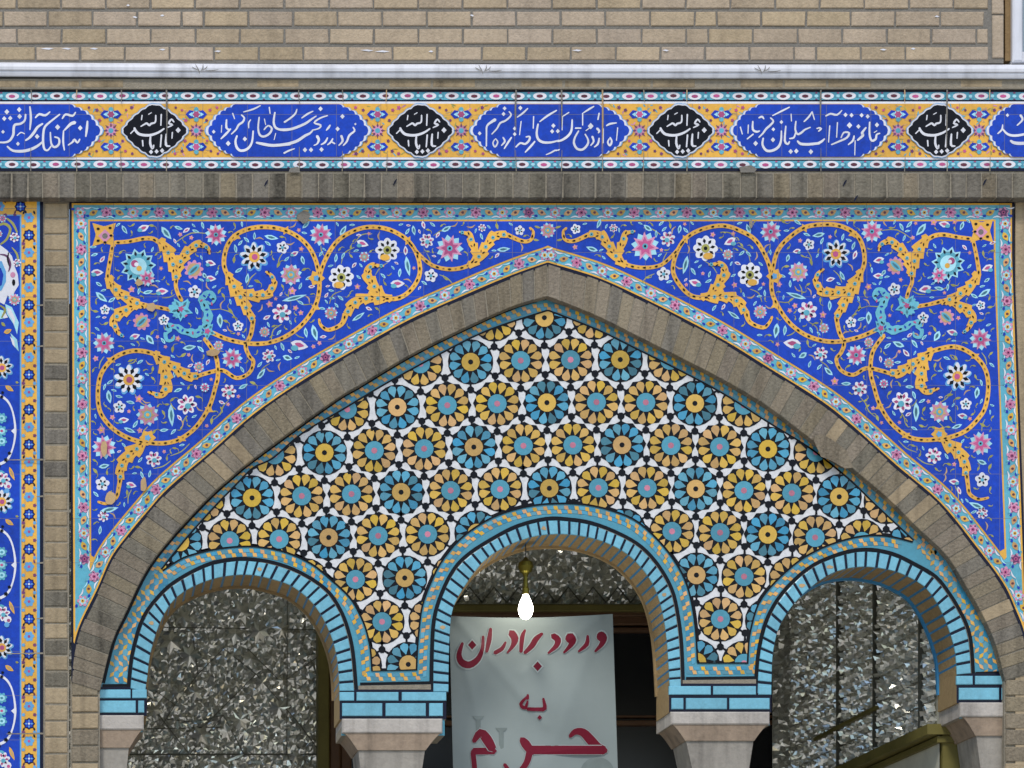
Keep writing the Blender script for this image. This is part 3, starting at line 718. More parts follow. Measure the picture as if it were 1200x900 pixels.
# ------------------------------------------------------------------ spandrel panel
YS = .0
sp = empty('spandrel_panel', U(642, 300, YS))
tag(sp, 'blue spandrel panel of orange scrolling vines and flowers over the pointed arch', 'tile panel')
def xl(y, o): return 81.5 + .004 * (y - 235) + o
def xr(y, o): return 1188.5 + .0365 * max(0, y - 300) ** 1.0 * (1 if y < 2000 else 1) - o
def region(o, a):
    P = [p for p in offs(AOUT, -a)]
    # tidy the apex crossing
    kept = [p for p in P if p[0] > xl(p[1], o) and p[0] < xr(p[1], o)]
    L = [p for p in kept if p[0] <= 642]; Rr = [p for p in kept if p[0] > 642]
    ax = 642.2; ay = 310 - a * 1.09
    L = [p for p in L if p[1] > ay]; Rr = [p for p in Rr if p[1] > ay]
    top = 235.5 + o
    pts = [(xl(top, o), top), (xr(top, o), top)]
    if Rr:
        yb = Rr[-1][1]
        pts += [(xr(y, o), y) for y in np.linspace(300, yb - 3, 10)]
    pts += Rr[::-1] + [(ax, ay)] + L[::-1]
    pts += [(xl(L[0][1], o), L[0][1] - 2)]
    return pts
b = MB(YS)
reg0 = region(0, -1.5)
b.prism(reg0, YS, .30, 'navy')
b.poly(region(2.6, 2.2), 'orange', 1); b.poly(region(4.8, 4.2), 'turq', 2); b.poly(region(21.8, 18.4), 'orange', 4)
arc_mid = offs(AOUT, -11.4)
left_arc = [p for p in arc_mid if p[0] < 641 and p[1] > 298.5 and p[0] > xl(p[1], 10)]
right_arc = [p for p in arc_mid if p[0] > 644 and p[1] > 298.5 and p[0] < xr(p[1], 10) + 30]
def border_run(path, pitch=31.0, rev=False):
    n = max(2, int(round(length(path) / pitch)) * 2 + 1)
    Q = resample(path, n)
    for i, (x, y) in enumerate(Q):
        a = math.atan2(Q[min(i + 1, n - 1)][1] - Q[max(i - 1, 0)][1], Q[min(i + 1, n - 1)][0] - Q[max(i - 1, 0)][0])
        nx, ny = -math.sin(a), math.cos(a); tx, ty = math.cos(a), math.sin(a)
        if i % 2 == 0:
            t = (i // 2) % 2
            scallop(b, x, y, 6.8, 6, 'pink', 5, .22, i); 
            if t: star(b, x, y, 6, 5, 'plum', 6, .6, i)
            scallop(b, x, y, 4.6, 6, 'pale' if not t else 'pink', 6, .22, i + 1); b.ell(x, y, 2.3, 2.3, 'orange' if not t else 'rose', 7, 8); b.ell(x, y, 1, 1, 'navy', 8, 6)
            for s_ in (-1, 1): b.ell(x + tx * 8.5 * s_ + nx * 4 * s_, y + ty * 8.5 * s_ + ny * 4 * s_, 2.2, 1.6, 'royal', 5, 7, a)
        else:
            leaf(b, x, y, 11.5, 7, a + (.45 if (i // 2) % 2 else -.45), 'orange_loz', 5); b.ell(x, y, 1.8, 1.6, 'maroon', 6, 6)
        sd = 1 if i % 2 else -1
        b.rib([(x + tx * 3 + nx * 6 * sd, y + ty * 3 + ny * 6 * sd), (x + tx * 8 + nx * 4.6 * sd, y + ty * 8 + ny * 4.6 * sd), (x + tx * 13 + nx * 6 * sd, y + ty * 13 + ny * 6 * sd)], [.6, 2, .6], 'white', 5)
        b.rib([(x - tx * 2 - nx * 6 * sd, y - ty * 2 - ny * 6 * sd), (x + tx * 4 - nx * 4.5 * sd, y + ty * 4 - ny * 4.5 * sd), (x + tx * 9 - nx * 6.4 * sd, y + ty * 9 - ny * 6.4 * sd)], [.5, 1.5, .5], 'pale', 5)
        b.ell(x + tx * 7 - nx * 6 * sd, y + ty * 7 - ny * 6 * sd, 1.7, 1.2, 'turq_deep', 5, 6)
border_run([(94, 249), (1176, 249)])
border_run([(95, 262), (96, 400), (97, 560), (99, 655)]); border_run([(1178, 262), (xr(400, 11), 400), (xr(560, 11), 560), (xr(655, 11), 655)])
border_run(left_arc); border_run(right_arc)
b.build('flower_border', sp)
b = MB(YS)
FIELD = region(23.8, 20.6)
b.poly(FIELD, 'blue', 6)
b.build('field', sp)

# painted ornament: drawn once for the left half, mirrored for the right
def mirror(x, y):
    u = 642.5 - x
    return (642.5 + u * .976 - max(0, u - 380) * .0, y - .009 * u)
occ = []
VINES = [
    ([(135, 284), (150, 283), (168, 279.5), (180, 280), (190, 287)], [5, 5.5, 6]),
    ([(132, 287), (129, 305), (126, 326), (131, 334)], [5, 5.5, 6]),
    ([(207, 325), (206, 335), (209, 345), (213, 352)], [5, 5, 5]),
    ([(171, 358), (185, 360), (200, 363)], [6, 5, 5]),
    ([(270, 329), (262.5, 311), (265.5, 290), (276, 275.5), (294, 267.5), (315, 266), (336, 270.5), (354, 281), (366, 296), (373, 317), (374, 341), (367.5, 362), (351, 383), (327, 398), (300, 403), (270, 398.5), (249, 390)], [6, 5.6]),
    ([(297, 374), (294, 392), (288, 405), (292, 417), (297, 424), (292, 437), (277, 443), (261, 434), (243, 437), (228, 442)], [6, 5, 5.4]),
    ([(190, 420), (177, 413.5), (156, 411), (135, 418.5), (120, 435), (115, 455), (116.5, 480), (127, 497), (142, 509), (160, 516.5), (178, 519), (195, 519), (212, 514), (230, 500), (245, 477), (252, 455), (255.5, 438), (252.5, 416), (240, 397)], [6, 5.6]),
    ([(373, 330), (379.5, 308), (393, 285), (411, 272), (432, 266), (456, 269), (477, 281), (489, 299), (492, 320), (483, 338), (468, 349), (450, 350)], [5.8, 5.6, 6]),
    ([(478, 282), (490, 297), (507, 311), (528, 315.5), (547, 312), (556, 304)], [4.6, 5, 6]),
    ([(594, 275), (612, 282.5), (622, 281), (625, 272), (621, 267)], [6, 5, 4, 3]),
    ([(141, 560), (139, 572), (136, 583), (125, 590), (115, 588)], [6, 5.5, 5, 4, 3]),
    ([(405, 368), (400, 380), (385, 386.5), (376, 381), (374, 374)], [8, 6, 5, 4, 3]),
]
PALMS = [   # jagged half-palmettes: path, width
    ([(186, 281), (195, 292), (203, 310), (207, 328)], [9, 15, 13, 9]),
    ([(207, 322), (211, 307), (222, 293), (233, 286), (243, 290), (246, 298)], [8, 13, 12, 10, 6, 2]),
    ([(126, 324), (134, 338), (147, 348), (160, 355), (171, 359)], [10, 12, 12, 9, 7]),
    ([(163, 357), (146, 364), (134, 374), (136, 386), (145, 395)], [6, 12, 12, 7, 2]),
    ([(266, 320), (275, 337), (284, 352), (291, 366), (297, 376)], [7, 15, 15, 11, 7]),
    ([(277, 341), (294, 346), (312, 345), (320, 336), (320, 325), (311, 318)], [12, 13, 12, 9, 6, 2]),
    ([(180, 413), (192, 424), (206, 431), (220, 440), (232, 441)], [7, 14, 11, 13, 8]),
    ([(190, 424), (194, 440), (195, 455), (188, 463), (173, 459)], [9, 14, 13, 7, 2]),
    ([(172, 514), (163, 524), (150, 534), (142, 547), (141, 562)], [8, 15, 15, 12, 8]),
    ([(460, 348), (448, 350), (432, 349), (416, 354), (406, 368)], [7, 13, 12, 13, 9]),
    ([(450, 348), (438, 335), (430, 320), (436, 311), (450, 312)], [8, 13, 12, 6, 2]),
    ([(549, 313), (562, 300), (570, 288), (580, 276), (594, 275)], [7, 13, 11, 11, 7]),
    ([(558, 298), (553, 284), (549, 274), (538, 272)], [8, 10, 6, 2]),
]
TURQ = [([(194, 388), (198, 381), (208, 384), (222, 390), (236, 388), (243, 378), (242, 362), (236, 352), (243, 345), (250, 351), (248, 356)], [2, 5, 7, 9, 11, 11, 10, 8, 5, 3, 2]),
        ([(200, 356), (208, 364), (218, 370)], [7, 14, 7]), ([(204, 372), (212, 362), (222, 352)], [4, 12, 5])]
FLOW = [('big', 298, 301, 18), ('big', 151, 445, 18.5), ('sun', 162, 312, 22), ('pink', 172, 326, 10.5), ('pink', 253, 275, 13.5), ('pink', 122, 402, 13.5), ('pink', 272, 420, 13), ('pink', 376, 275, 14), ('pink', 527, 291, 17), ('pink', 122, 524, 15),
        ('star', 341, 322, 13), ('wht', 330, 367, 12), ('drk', 400, 325, 15.5), ('drk', 454, 293, 15), ('wht', 500, 282, 9), ('wht', 219, 474, 12.5), ('star', 173, 486, 13.5), ('five', 140, 477, 7.5), ('five', 331, 290, 7.5), ('five', 228, 342, 8), ('five', 505, 323, 8),
        ('tul', 351, 404, 10), ('wht', 315, 417, 8.5), ('wht', 268, 459, 9.5), ('wht', 180, 538, 10), ('five', 120, 567, 8.5), ('tul', 154, 568, 6), ('wht', 121, 605, 7), ('bud', 166, 377, 11), ('bud', 227, 316, 12), ('five', 192, 375, 6.5), ('star', 310, 389, 6.5), ('five', 279, 382, 6.5),
        ('five', 123, 363, 6), ('tul', 190, 341, 7), ('tul', 114, 319, 7), ('tul', 466, 332, 8), ('star', 388, 367, 8), ('tul', 425, 285, 7), ('star', 427, 301, 6.5), ('pink', 240, 454, 6), ('tul', 247, 308, 6), ('tul', 345, 297, 5), ('star', 233, 430, 6.5), ('tul', 145, 492, 6), ('star', 256, 405, 6), ('tul', 168, 267, 7), ('tul', 158, 394, 6), ('tul', 247, 326, 6),
        ('five', 609, 270, 6), ('wht', 565, 267, 5)]
LEAVES = [('pale', 195, 273, 19, 8, .9), ('pale', 146, 269, 12, 5, 1.0), ('pale', 119, 348, 18, 7, .7), ('pale', 258, 376, 17, 8, 1.5), ('pale', 318, 278, 17, 6, .2), ('pale', 355, 305, 11, 5, 1.3), ('pale', 345, 349, 30, 6, -.25), ('pale', 478, 312, 24, 7, 1.4), ('pale', 369, 390, 20, 8, 1.3),
          ('pale', 420, 371, 18, 5, -.6), ('pale', 128, 465, 16, 7, 1.4), ('pale', 201, 487, 26, 8, 1.5), ('pale', 152, 504, 15, 5, .4), ('pale', 222, 407, 16, 7, -.15), ('pale', 306, 438, 16, 6, -.9), ('pale', 337, 419, 12, 7, .3), ('pale', 402, 270, 14, 6, -1), ('pale', 485, 270, 12, 5, 1.4), ('pale', 523, 268, 13, 6, -.5),
          ('pale', 590, 292, 16, 6, -.1), ('pale', 122, 546, 13, 6, -.2), ('pale', 128, 597, 22, 7, -.2), ('pale', 176, 398, 14, 8, .9), ('pale', 116, 333, 9, 4, .6), ('pale', 205, 437, 12, 4, 1.7), ('pale', 240, 323, 8, 5, 1)]
def dashes(mb, pts, pitch=7.2, big=False):
    Q = cr(pts, 4); n = max(2, int(length(Q) / pitch)); Q = resample(Q, n + 1)
    for i in range(1 if big else 0, n):
        a = math.atan2(Q[i + 1][1] - Q[i][1], Q[i + 1][0] - Q[i][0]); x = (Q[i][0] + Q[i + 1][0]) / 2; y = (Q[i][1] + Q[i + 1][1]) / 2
        if big and i % 2 == 0: star(mb, x, y, 2.6, 5, 'turq', 12.5, .72, a); mb.ell(x, y, .8, .8, 'navy', 13.5, 6)
        elif big: leaf(mb, x - math.sin(a) * 1.6, y + math.cos(a) * 1.6, 4.2, 1.9, a + .45, 'black', 12.5); leaf(mb, x + math.sin(a) * 2, y - math.cos(a) * 2, 3.2, 1.4, a - .5, 'maroon', 12.5)
        elif i % 2 == 0: leaf(mb, x, y, 4.6, 2.3, a, 'black', 12.5)
        else: mb.ell(x, y, 1.5, .45, 'maroon', 12.5, 6, a)
vine = MB(YS); blos = MB(YS)
for P, wd in VINES + PALMS + TURQ:
    for q in resample(cr(P, 3), max(3, int(length(P) / 4))): occ.append((q[0], q[1], max(wd) / 2 + 1))
for k_, x, y, r_ in FLOW: occ.append((x, y, r_))
for m_, x, y, l, wd, a in LEAVES:
    for t in (-.3, 0, .3): occ.append((x + math.cos(a) * l * t, y + math.sin(a) * l * t, wd * .5))
occ.append((122, 275, 15)); occ.append((642, 270, 12))
STEMS = [(245, 274, 206, 284, .15), (160, 333, 172, 344, .2), (175, 344, 186, 343, .1), (228, 342, 240, 350, .2), (232, 352, 258, 362, .2), (258, 362, 279, 381, -.2), (122, 418, 116, 432, .1), (331, 297, 326, 312, .1), (341, 336, 338, 348, .1), (300, 320, 290, 334, .1), (330, 380, 318, 398, .2), (345, 349, 366, 356, .2), (400, 341, 386, 356, .2), (400, 309, 415, 290, -.2), (416, 284, 436, 274, -.2), (454, 308, 440, 322, .1), (505, 315, 500, 297, .1), (515, 322, 530, 332, -.1), (528, 268, 508, 276, .1), (158, 462, 172, 476, .1), (151, 426, 160, 420, .2), (173, 500, 166, 512, .1), (200, 472, 206, 480, .1), (219, 487, 214, 500, .1), (180, 549, 200, 540, .1), (200, 534, 222, 520, .1), (154, 574, 150, 590, .1), (122, 510, 118, 496, .1), (316, 426, 304, 438, .1), (268, 469, 258, 486, .1), (250, 492, 262, 476, .1), (376, 288, 380, 300, .1), (190, 349, 205, 345, .1), (240, 398, 262, 412, .15), (192, 381, 196, 390, .1), (345, 390, 356, 396, .1)]
FILL = []
inner = [p for p in region(27, 24)]
tries = 0
rr = random.Random(3)
while tries < 26000 and len(FILL) < 470:
    tries += 1
    x, y = rr.uniform(106, 640), rr.uniform(262, 640)
    r_ = rr.choice([4.5, 5.2, 3.8]) if tries < 6000 else rr.choice([2.6, 3, 3.5])
    if not inside(x, y, inner) or not inside(x + 5, y, inner) or not inside(x, y + 5, inner): continue
    if any((x - a) ** 2 + (y - b_) ** 2 < (r_ + c_) ** 2 for a, b_, c_ in occ): continue
    occ.append((x, y, r_ + .5)); FILL.append((x, y, r_, rr.random(), rr.uniform(0, 6.28)))
for side in (0, 1):
    mp = mirror if side else None
    vine.map = mp; blos.map = mp
    random.seed(11 + side)
    vk = 0
    jt = lambda P, a: [(p[0] + random.uniform(-a, a) * side, p[1] + random.uniform(-a, a) * side) for p in P]
    for P, wd in VINES:
        P = jt(P, 1.0); vk += 1; vine.jit = 0; vine.rib(P, [v * .92 for v in wd], 'orange', 8 + vk * .11, 4); dashes(vine, P)
    for P, wd in PALMS:
        C = resample(cr(P, 6), max(8, int(length(P) / 1.6)))
        wq = np.interp(np.linspace(0, 1, len(C)), np.linspace(0, 1, len(wd)), wd)
        saw = lambda i, ph: ((i * 1.6 / 13.5 + ph) % 1.0)
        wL = [max(.8, v * .5 * (.78 + .58 * saw(i, .1) ** 1.4)) for i, v in enumerate(wq)]; wR = [max(.8, v * .5 * (.78 + .58 * saw(i, .55) ** 1.4)) for i, v in enumerate(wq)]
        vk += 1; vine.jit = 0
        vine.strip(offs(C, wL), offs(C, [-v for v in wR]), 'orange', 8.2 + vk * .11)
        dashes(vine, P, 6.6, True)
    for P, wd in TURQ:
        Q = cr([(*p, w_) for p, w_ in zip(P, wd)], 4); C = [(q[0], q[1]) for q in Q]
        vine.strip(offs(C, [q[2] * .5 * (1 + .25 * math.sin(i * 1.5)) for i, q in enumerate(Q)]), offs(C, [-q[2] * .5 * (1 + .25 * math.sin(i * 1.5 + 2)) for i, q in enumerate(Q)]), 'cyan', 9)
        for i, q in enumerate(resample(C, max(3, int(length(C) / 6)))): leaf(vine, q[0], q[1], 4.6, 2.4, i * 1.3, ('royal', 'black', 'rose', 'royal')[i % 4], 10.5)
    for x, y in ((212, 362), (243, 388)):
        star(vine, x, y, 15 if x < 230 else 11, 5, 'cyan', 9.4, .5, .35); petals(vine, x, y, 4, 11 if x < 230 else 8, 5, 1.5, 'teal_petal', 10.6, .35); star(vine, x, y, 4, 5, 'rose', 11, .6)
    for pts in ([(236, 352), (240, 344), (248, 343), (252, 350), (247, 356), (243, 353)], [(200, 386), (194, 391), (196, 399), (203, 398), (204, 393)]): vine.rib(pts, [5, 5, 4, 3, 2], 'cyan', 9.7)
    # corner quatrefoil
    star(vine, 122, 275, 19.5, 4, 'orange', 7.5, .5, math.pi / 4); star(vine, 122.5, 275.5, 11, 4, 'orange', 8.7, .7); star(vine, 123, 276.5, 8, 4, 'pink', 9.5, .7); vine.ell(123, 276.5, 3.4, 3.4, 'mortar', 10, 8)
    for dx, dy in ((-7, -7), (7, -8), (-7, 7), (8, 1), (1, 9)): vine.ell(122 + dx, 275 + dy, 2, 1.5, 'black', 10, 7)
    # bracts on the loops
    for x, y in ((335, 270), (277, 277), (245, 480), (478, 282), (370, 360), (130, 422), (213, 514)): star(vine, x, y, 6, 4, 'orange', 7.6, .5, .5)
    for x, y in ((371, 326), (173, 513)): star(vine, x, y, 10, 6, 'orange', 7.8, .7); star(vine, x, y, 4, 5, 'sky_blue', 11, .7)
    for k_, x, y, r_ in FLOW: flower(blos, k_, x + random.uniform(-1.6, 1.6) * side, y + random.uniform(-1.6, 1.6) * side, r_ * (.96 + side * random.uniform(-.07, .07)), 7 if k_ != 'pink' or r_ > 11 else 14)
    for (x0, y0, x1, y1, bend) in STEMS:
        mx, my = (x0 + x1) / 2 - (y1 - y0) * bend, (y0 + y1) / 2 + (x1 - x0) * bend
        blos.rib([(x0, y0), (mx, my), (x1, y1)], [.7, 1.3, .8], 'olive', 6.4)
    for m_, x, y, l, wd, a in LEAVES: leaf(blos, x, y, l * (1 - .15 * side * random.random()), wd, a + side * random.uniform(-.25, .25), m_, 7, 'teal_petal')
    for x, y, r_, t, a in FILL:
        if side: t = (t + random.uniform(-.25, .25)) % 1; a += random.uniform(-.6, .6)
        if t < .3: leaf(blos, x, y, r_ * 2.4, r_ * .95, a, 'pale', 7, 'turq_deep')
        elif t < .72:
            leaf(blos, x + math.cos(a) * r_ * .5, y + math.sin(a) * r_ * .5, r_ * 1.6, r_ * .75, a, 'olive', 7); blos.rib([(x, y), (x - math.cos(a + .3) * r_ * .7, y - math.sin(a + .3) * r_ * .7), (x - math.cos(a + .8) * r_ * 1.3, y - math.sin(a + .8) * r_ * 1.3)], [1, .8, .5], 'olive', 8)
        elif t < .82: star(blos, x, y, r_, 5, 'pink', 7, .6, a); blos.ell(x, y, r_ * .35, r_ * .35, 'orange', 8, 7)
        elif t < .9: leaf(blos, x, y, r_ * 2.2, r_ * 1.1, a, 'white', 7, 'rose')
        else: blos.rib([(x - 5 * math.cos(a), y - 5 * math.sin(a)), (x + math.sin(a) * 2, y - math.cos(a) * 2), (x + 5 * math.cos(a), y + 5 * math.sin(a))], [.5, 1.8, .5], 'tan', 7)
vine.map = blos.map = None
flower(blos, 'star', 642, 270, 9, 8)
leaf(blos, 630, 266, 8, 3, .3, 'olive', 7); leaf(blos, 654, 266, 8, 3, -.3, 'olive', 7); leaf(blos, 628, 281, 8, 3, .2, 'olive', 7); leaf(blos, 656, 281, 8, 3, -.2, 'olive', 7)
b = blos   # patches where glaze is lost and filled with mortar
for x, y, rx, ry, m_ in ((356, 254, 8, 7, 'mortar'), (250, 413, 8, 4, 'tan'), (177, 360, 6, 5, 'tan'), (168, 567, 4, 9, 'tan'), (122, 525, 4, 9, 'tan'), (163, 331, 4.5, 4, 'tan'), (880, 262, 2, 6, 'mortar_tan'), (129, 583, 6, 8, 'tan')):
    b.poly([(x + rx * random.uniform(.75, 1.2) * math.cos(t), y + ry * random.uniform(.75, 1.2) * math.sin(t)) for t in [2 * math.pi * i / 11 for i in range(11)]], m_, 22)
vine.build('scroll_vine', sp)
blos.build('flower_painting', sp)

# ------------------------------------------------------------------ big pointed brick arch
ar = MB()
nA = 104
def half(P, left): return [p for p in P if (p[0] <= 642) == left]
def widen(P, i): return P
for left in (True, False):
    O = resample(half(AOUT, left), 51); I = resample(half(AIN, left), 51)
    if left: O[-1] = (642, 309.5); I[-1] = (642, 347)
    else: O[0] = (642, 309.5); I[0] = (642, 347)
    base = O + I[::-1]
    ar.prism(base, .0035, YT + .1, 'mortar_tan')
    for i in range(50):
        a, b_, c_, d_ = O[i], O[i + 1], I[i + 1], I[i]
        def ins(p, q, t): return (p[0] + (q[0] - p[0]) * t, p[1] + (q[1] - p[1]) * t)
        g0, g1 = random.uniform(.035, .07), 1 - random.uniform(.035, .07)
        ar.prism([ins(a, b_, g0), ins(a, b_, g1), ins(d_, c_, g1), ins(d_, c_, g0)], random.uniform(-.001, .001), YT + .09, random.choice(['brick_arch'] * 14 + ['brick_grey'] * 6 + ['brick_light']), bev=.002)
ar.y = -.004
ar.poly([(952, 512), (962, 508), (975, 515), (992, 528), (1000, 548), (990, 549), (975, 540), (962, 535)], 'brick_arch', 1)
tag(ar.build('pointed_arch'), 'broad pointed arch of weathered grey-brown bricks framing the star mosaic', 'arch')

# ------------------------------------------------------------------ tympanum with star mosaic
ty = empty('tympanum', U(642, 700, YT))
tag(ty, 'star mosaic tympanum of blue and yellow rosettes on white under the pointed brick arch', 'tympanum')
AINo = offs(AIN, -5)
AINo = [p for p in AINo if not (abs(p[0] - 642) < 8)]
iL = [p for p in AINo if p[0] < 642]; iR = [p for p in AINo if p[0] > 642]
RL, RC, RR_ = RING['left'], RING['centre'], RING['right']
def mid(A, B, t):
    n = 60; A = resample(A, n); B = resample(B, n)
    return [(a[0] + (b_[0] - a[0]) * t, a[1] + (b_[1] - a[1]) * t) for a, b_ in zip(A, B)]
HL, HC, HR = mid(RL[0], RL[1], .25), mid(RC[0], RC[1], .25), mid(RR_[0], RR_[1], .25)
PLATE = iL + [(642, 341)] + iR + [(1184, 842)] + [(1124, 842)] + HR[::-1] + [(902, 850), (786, 850)] + HC[::-1] + [(521, 862), (400, 862)] + HL[::-1] + [(167, 858), (113, 858)]
b = MB(YT)
b.prism(PLATE, YT, YB - .004, 'turq_deep', 'mortar_tan')
b.build('wall_body', ty)
MOS = [p for p in B1] + RR_[2][::-1] + [(875, 776), (818.5, 776)] + RC[2][::-1] + [(487, 784), (437, 786)] + RL[2][::-1]
b = MB(YT)
# black outline of the star field and of the border
def line(P, wd, layer, m='black'):
    Q = cr(P, 1); b.strip(offs(Q, wd / 2), offs(Q, -wd / 2), m, layer)
def loz(x, y, a, l, wd):
    c, s_ = math.cos(a), math.sin(a)
    b.poly([(x + l * c, y + l * s_), (x - wd * s_, y + wd * c), (x - l * c, y - l * s_), (x + wd * s_, y - wd * c)], 'orange_loz', 3)
def chequer(P, half_w=2.5, pitch=12.4):
    n = int(length(P) / (pitch / 2)); Q = resample(P, n)
    for i in range(n):
        a = math.atan2(Q[min(i + 1, n - 1)][1] - Q[max(i - 1, 0)][1], Q[min(i + 1, n - 1)][0] - Q[max(i - 1, 0)][0])
        c_, n_ = math.cos(a), math.sin(a)
        def sq(t, v, l, h, m_='orange_loz', layer=3, sk=1.2):
            x, y = Q[i][0] + t * c_ - v * n_, Q[i][1] + t * n_ + v * c_
            b.poly([(x + (tt + sk * (vv > 0) - sk / 2) * c_ - vv * n_, y + (tt + sk * (vv > 0) - sk / 2) * n_ + vv * c_) for tt, vv in ((-l, -h), (l, -h), (l, h), (-l, h))], m_, layer)
        if i % 2 == 0:
            sq(-2.0, -2.3, 2.3, 2.2); sq(2.0, 2.3, 2.3, 2.2)
            sq(4.4, -2.4, 3.4, 2.0, 'turq_petal', 2); sq(-4.4, 2.4, 3.4, 2.0, 'turq_petal', 2)
bm = mid([p for p in AIN if p[1] < 668], B1, .5)
chequer(bm)
chequer(offs(RL[2], 8.0)[2:] + [(445, 792), (470, 792.5), (488, 792), (497, 790)] if False else [p for p in offs(RL[2], 8.4)][2:], pitch=12)
chequer([p for p in offs(RC[2], 8.4)], pitch=12)
chequer([p for p in offs(RR_[2], 8.4)][:-2], pitch=12)
chequer([(430, 793), (462, 793.5), (495, 792)]); chequer([(812, 785.5), (846, 786), (882, 785)])
# wider lattice at the two feet
def lattice(poly):
    xs = [p[0] for p in poly]; ys = [p[1] for p in poly]
    y = min(ys); j = 0
    while y < max(ys):
        x = min(xs) + (5.2 if j % 2 else 0)
        while x < max(xs):
            if inside(x, y, poly):
                loz(x, y, .9 if (j // 2) % 2 else -.9, 4.4, 2.2)
                b.ell(x + 5.2, y, 3.5, 4.6, 'turq_petal', 2, 10)
            x += 10.4
        y += 6.4; j += 1
lattice([(186, 668), (205, 656), (188, 690), (170, 720), (158, 755), (151, 790), (150, 802), (126, 802), (131, 770), (143, 735), (160, 700)])
lattice([(1072, 640), (1082, 634), (1112, 668), (1136, 705), (1152, 735), (1164, 765), (1171, 790), (1143, 786), (1140, 760), (1130, 730), (1114, 697), (1095, 668)])
oA = [p for p in AIN if p[1] < 805]
oA = [p for p in oA if not (952 < p[0] < 990)] if False else oA
line(offs(oA[:len(oA) // 2], 2.2), 3.6, 4); line(offs(oA[len(oA) // 2:], 2.2), 3.6, 4)
for P in (B1[:len(B1) // 2 + 1], B1[len(B1) // 2:]): line(P, 4.2, 4)
for q in (RL, RC, RR_): line(q[2], 4.2, 5); line(offs(q[1], -2.6), 4.4, 5)
for P in ([(435, 785), (489, 784)], [(817, 776), (876, 776)], [(422, 801.5), (504, 800)], [(804, 795), (884, 794)], [(120, 803.5), (152, 803)], [(1143, 789), (1177, 788)]): line(P, 3.4, 5.4)
for P in ([(420, 806.5), (505, 805)], [(800, 800), (886, 799)]): line(P, 6, 5.2, 'mortar_tan')
for q in (RL, RC, RR_):   # rough grey mortar bed outside parts of the glazed rings
    n = len(q[1]); k0 = int(n * random.uniform(.55, .65))
    line(offs(q[1], .6)[k0:], 2.2, 5.8, 'mortar_tan'); line(offs(q[1], .4)[int(n * .2):int(n * .38)], 1.6, 5.8, 'mortar_tan')
b.poly([(955, 517), (964, 513), (992, 533), (994, 548), (986, 549), (972, 540)], 'brick_arch', 7)
b.build('chequer_border', ty)

b = MB(YT)
b.poly(MOS, 'white_tile', 5)
CX = [637.9113, 58.7644, 1.5297, -0.084, -0.2874, -0.017, -0.0076, -0.0092]
CY = [372.2749, -1.0215, 49.5421, 0.3937, 0.0472, 0.1068, 0.0201, -0.0248]
def lat(u, r):
    T = (1, u, r, u * u, u * r, r * r, u ** 3, u * u * r)
    return sum(c * t for c, t in zip(CX, T)), sum(c * t for c, t in zip(CY, T))
MOSn = np.array(MOS)
def put(poly, m, layer, whole=None):
    cx = sum(p[0] for p in poly) / len(poly); cy = sum(p[1] for p in poly) / len(poly)
    d2 = ((MOSn - (cx, cy)) ** 2).sum(1).min()
    if d2 > 34 ** 2:
        if inside(cx, cy, MOS): b.poly(whole or poly, m, layer)
        return
    c = clip(MOS, poly)
    if len(c) > 2: b.poly(c, m, layer)
def circ(x, y, r, n=12, rot=0.0): return [(x + r * math.cos(rot + 2 * math.pi * i / n), y + r * math.sin(rot + 2 * math.pi * i / n)) for i in range(n)]
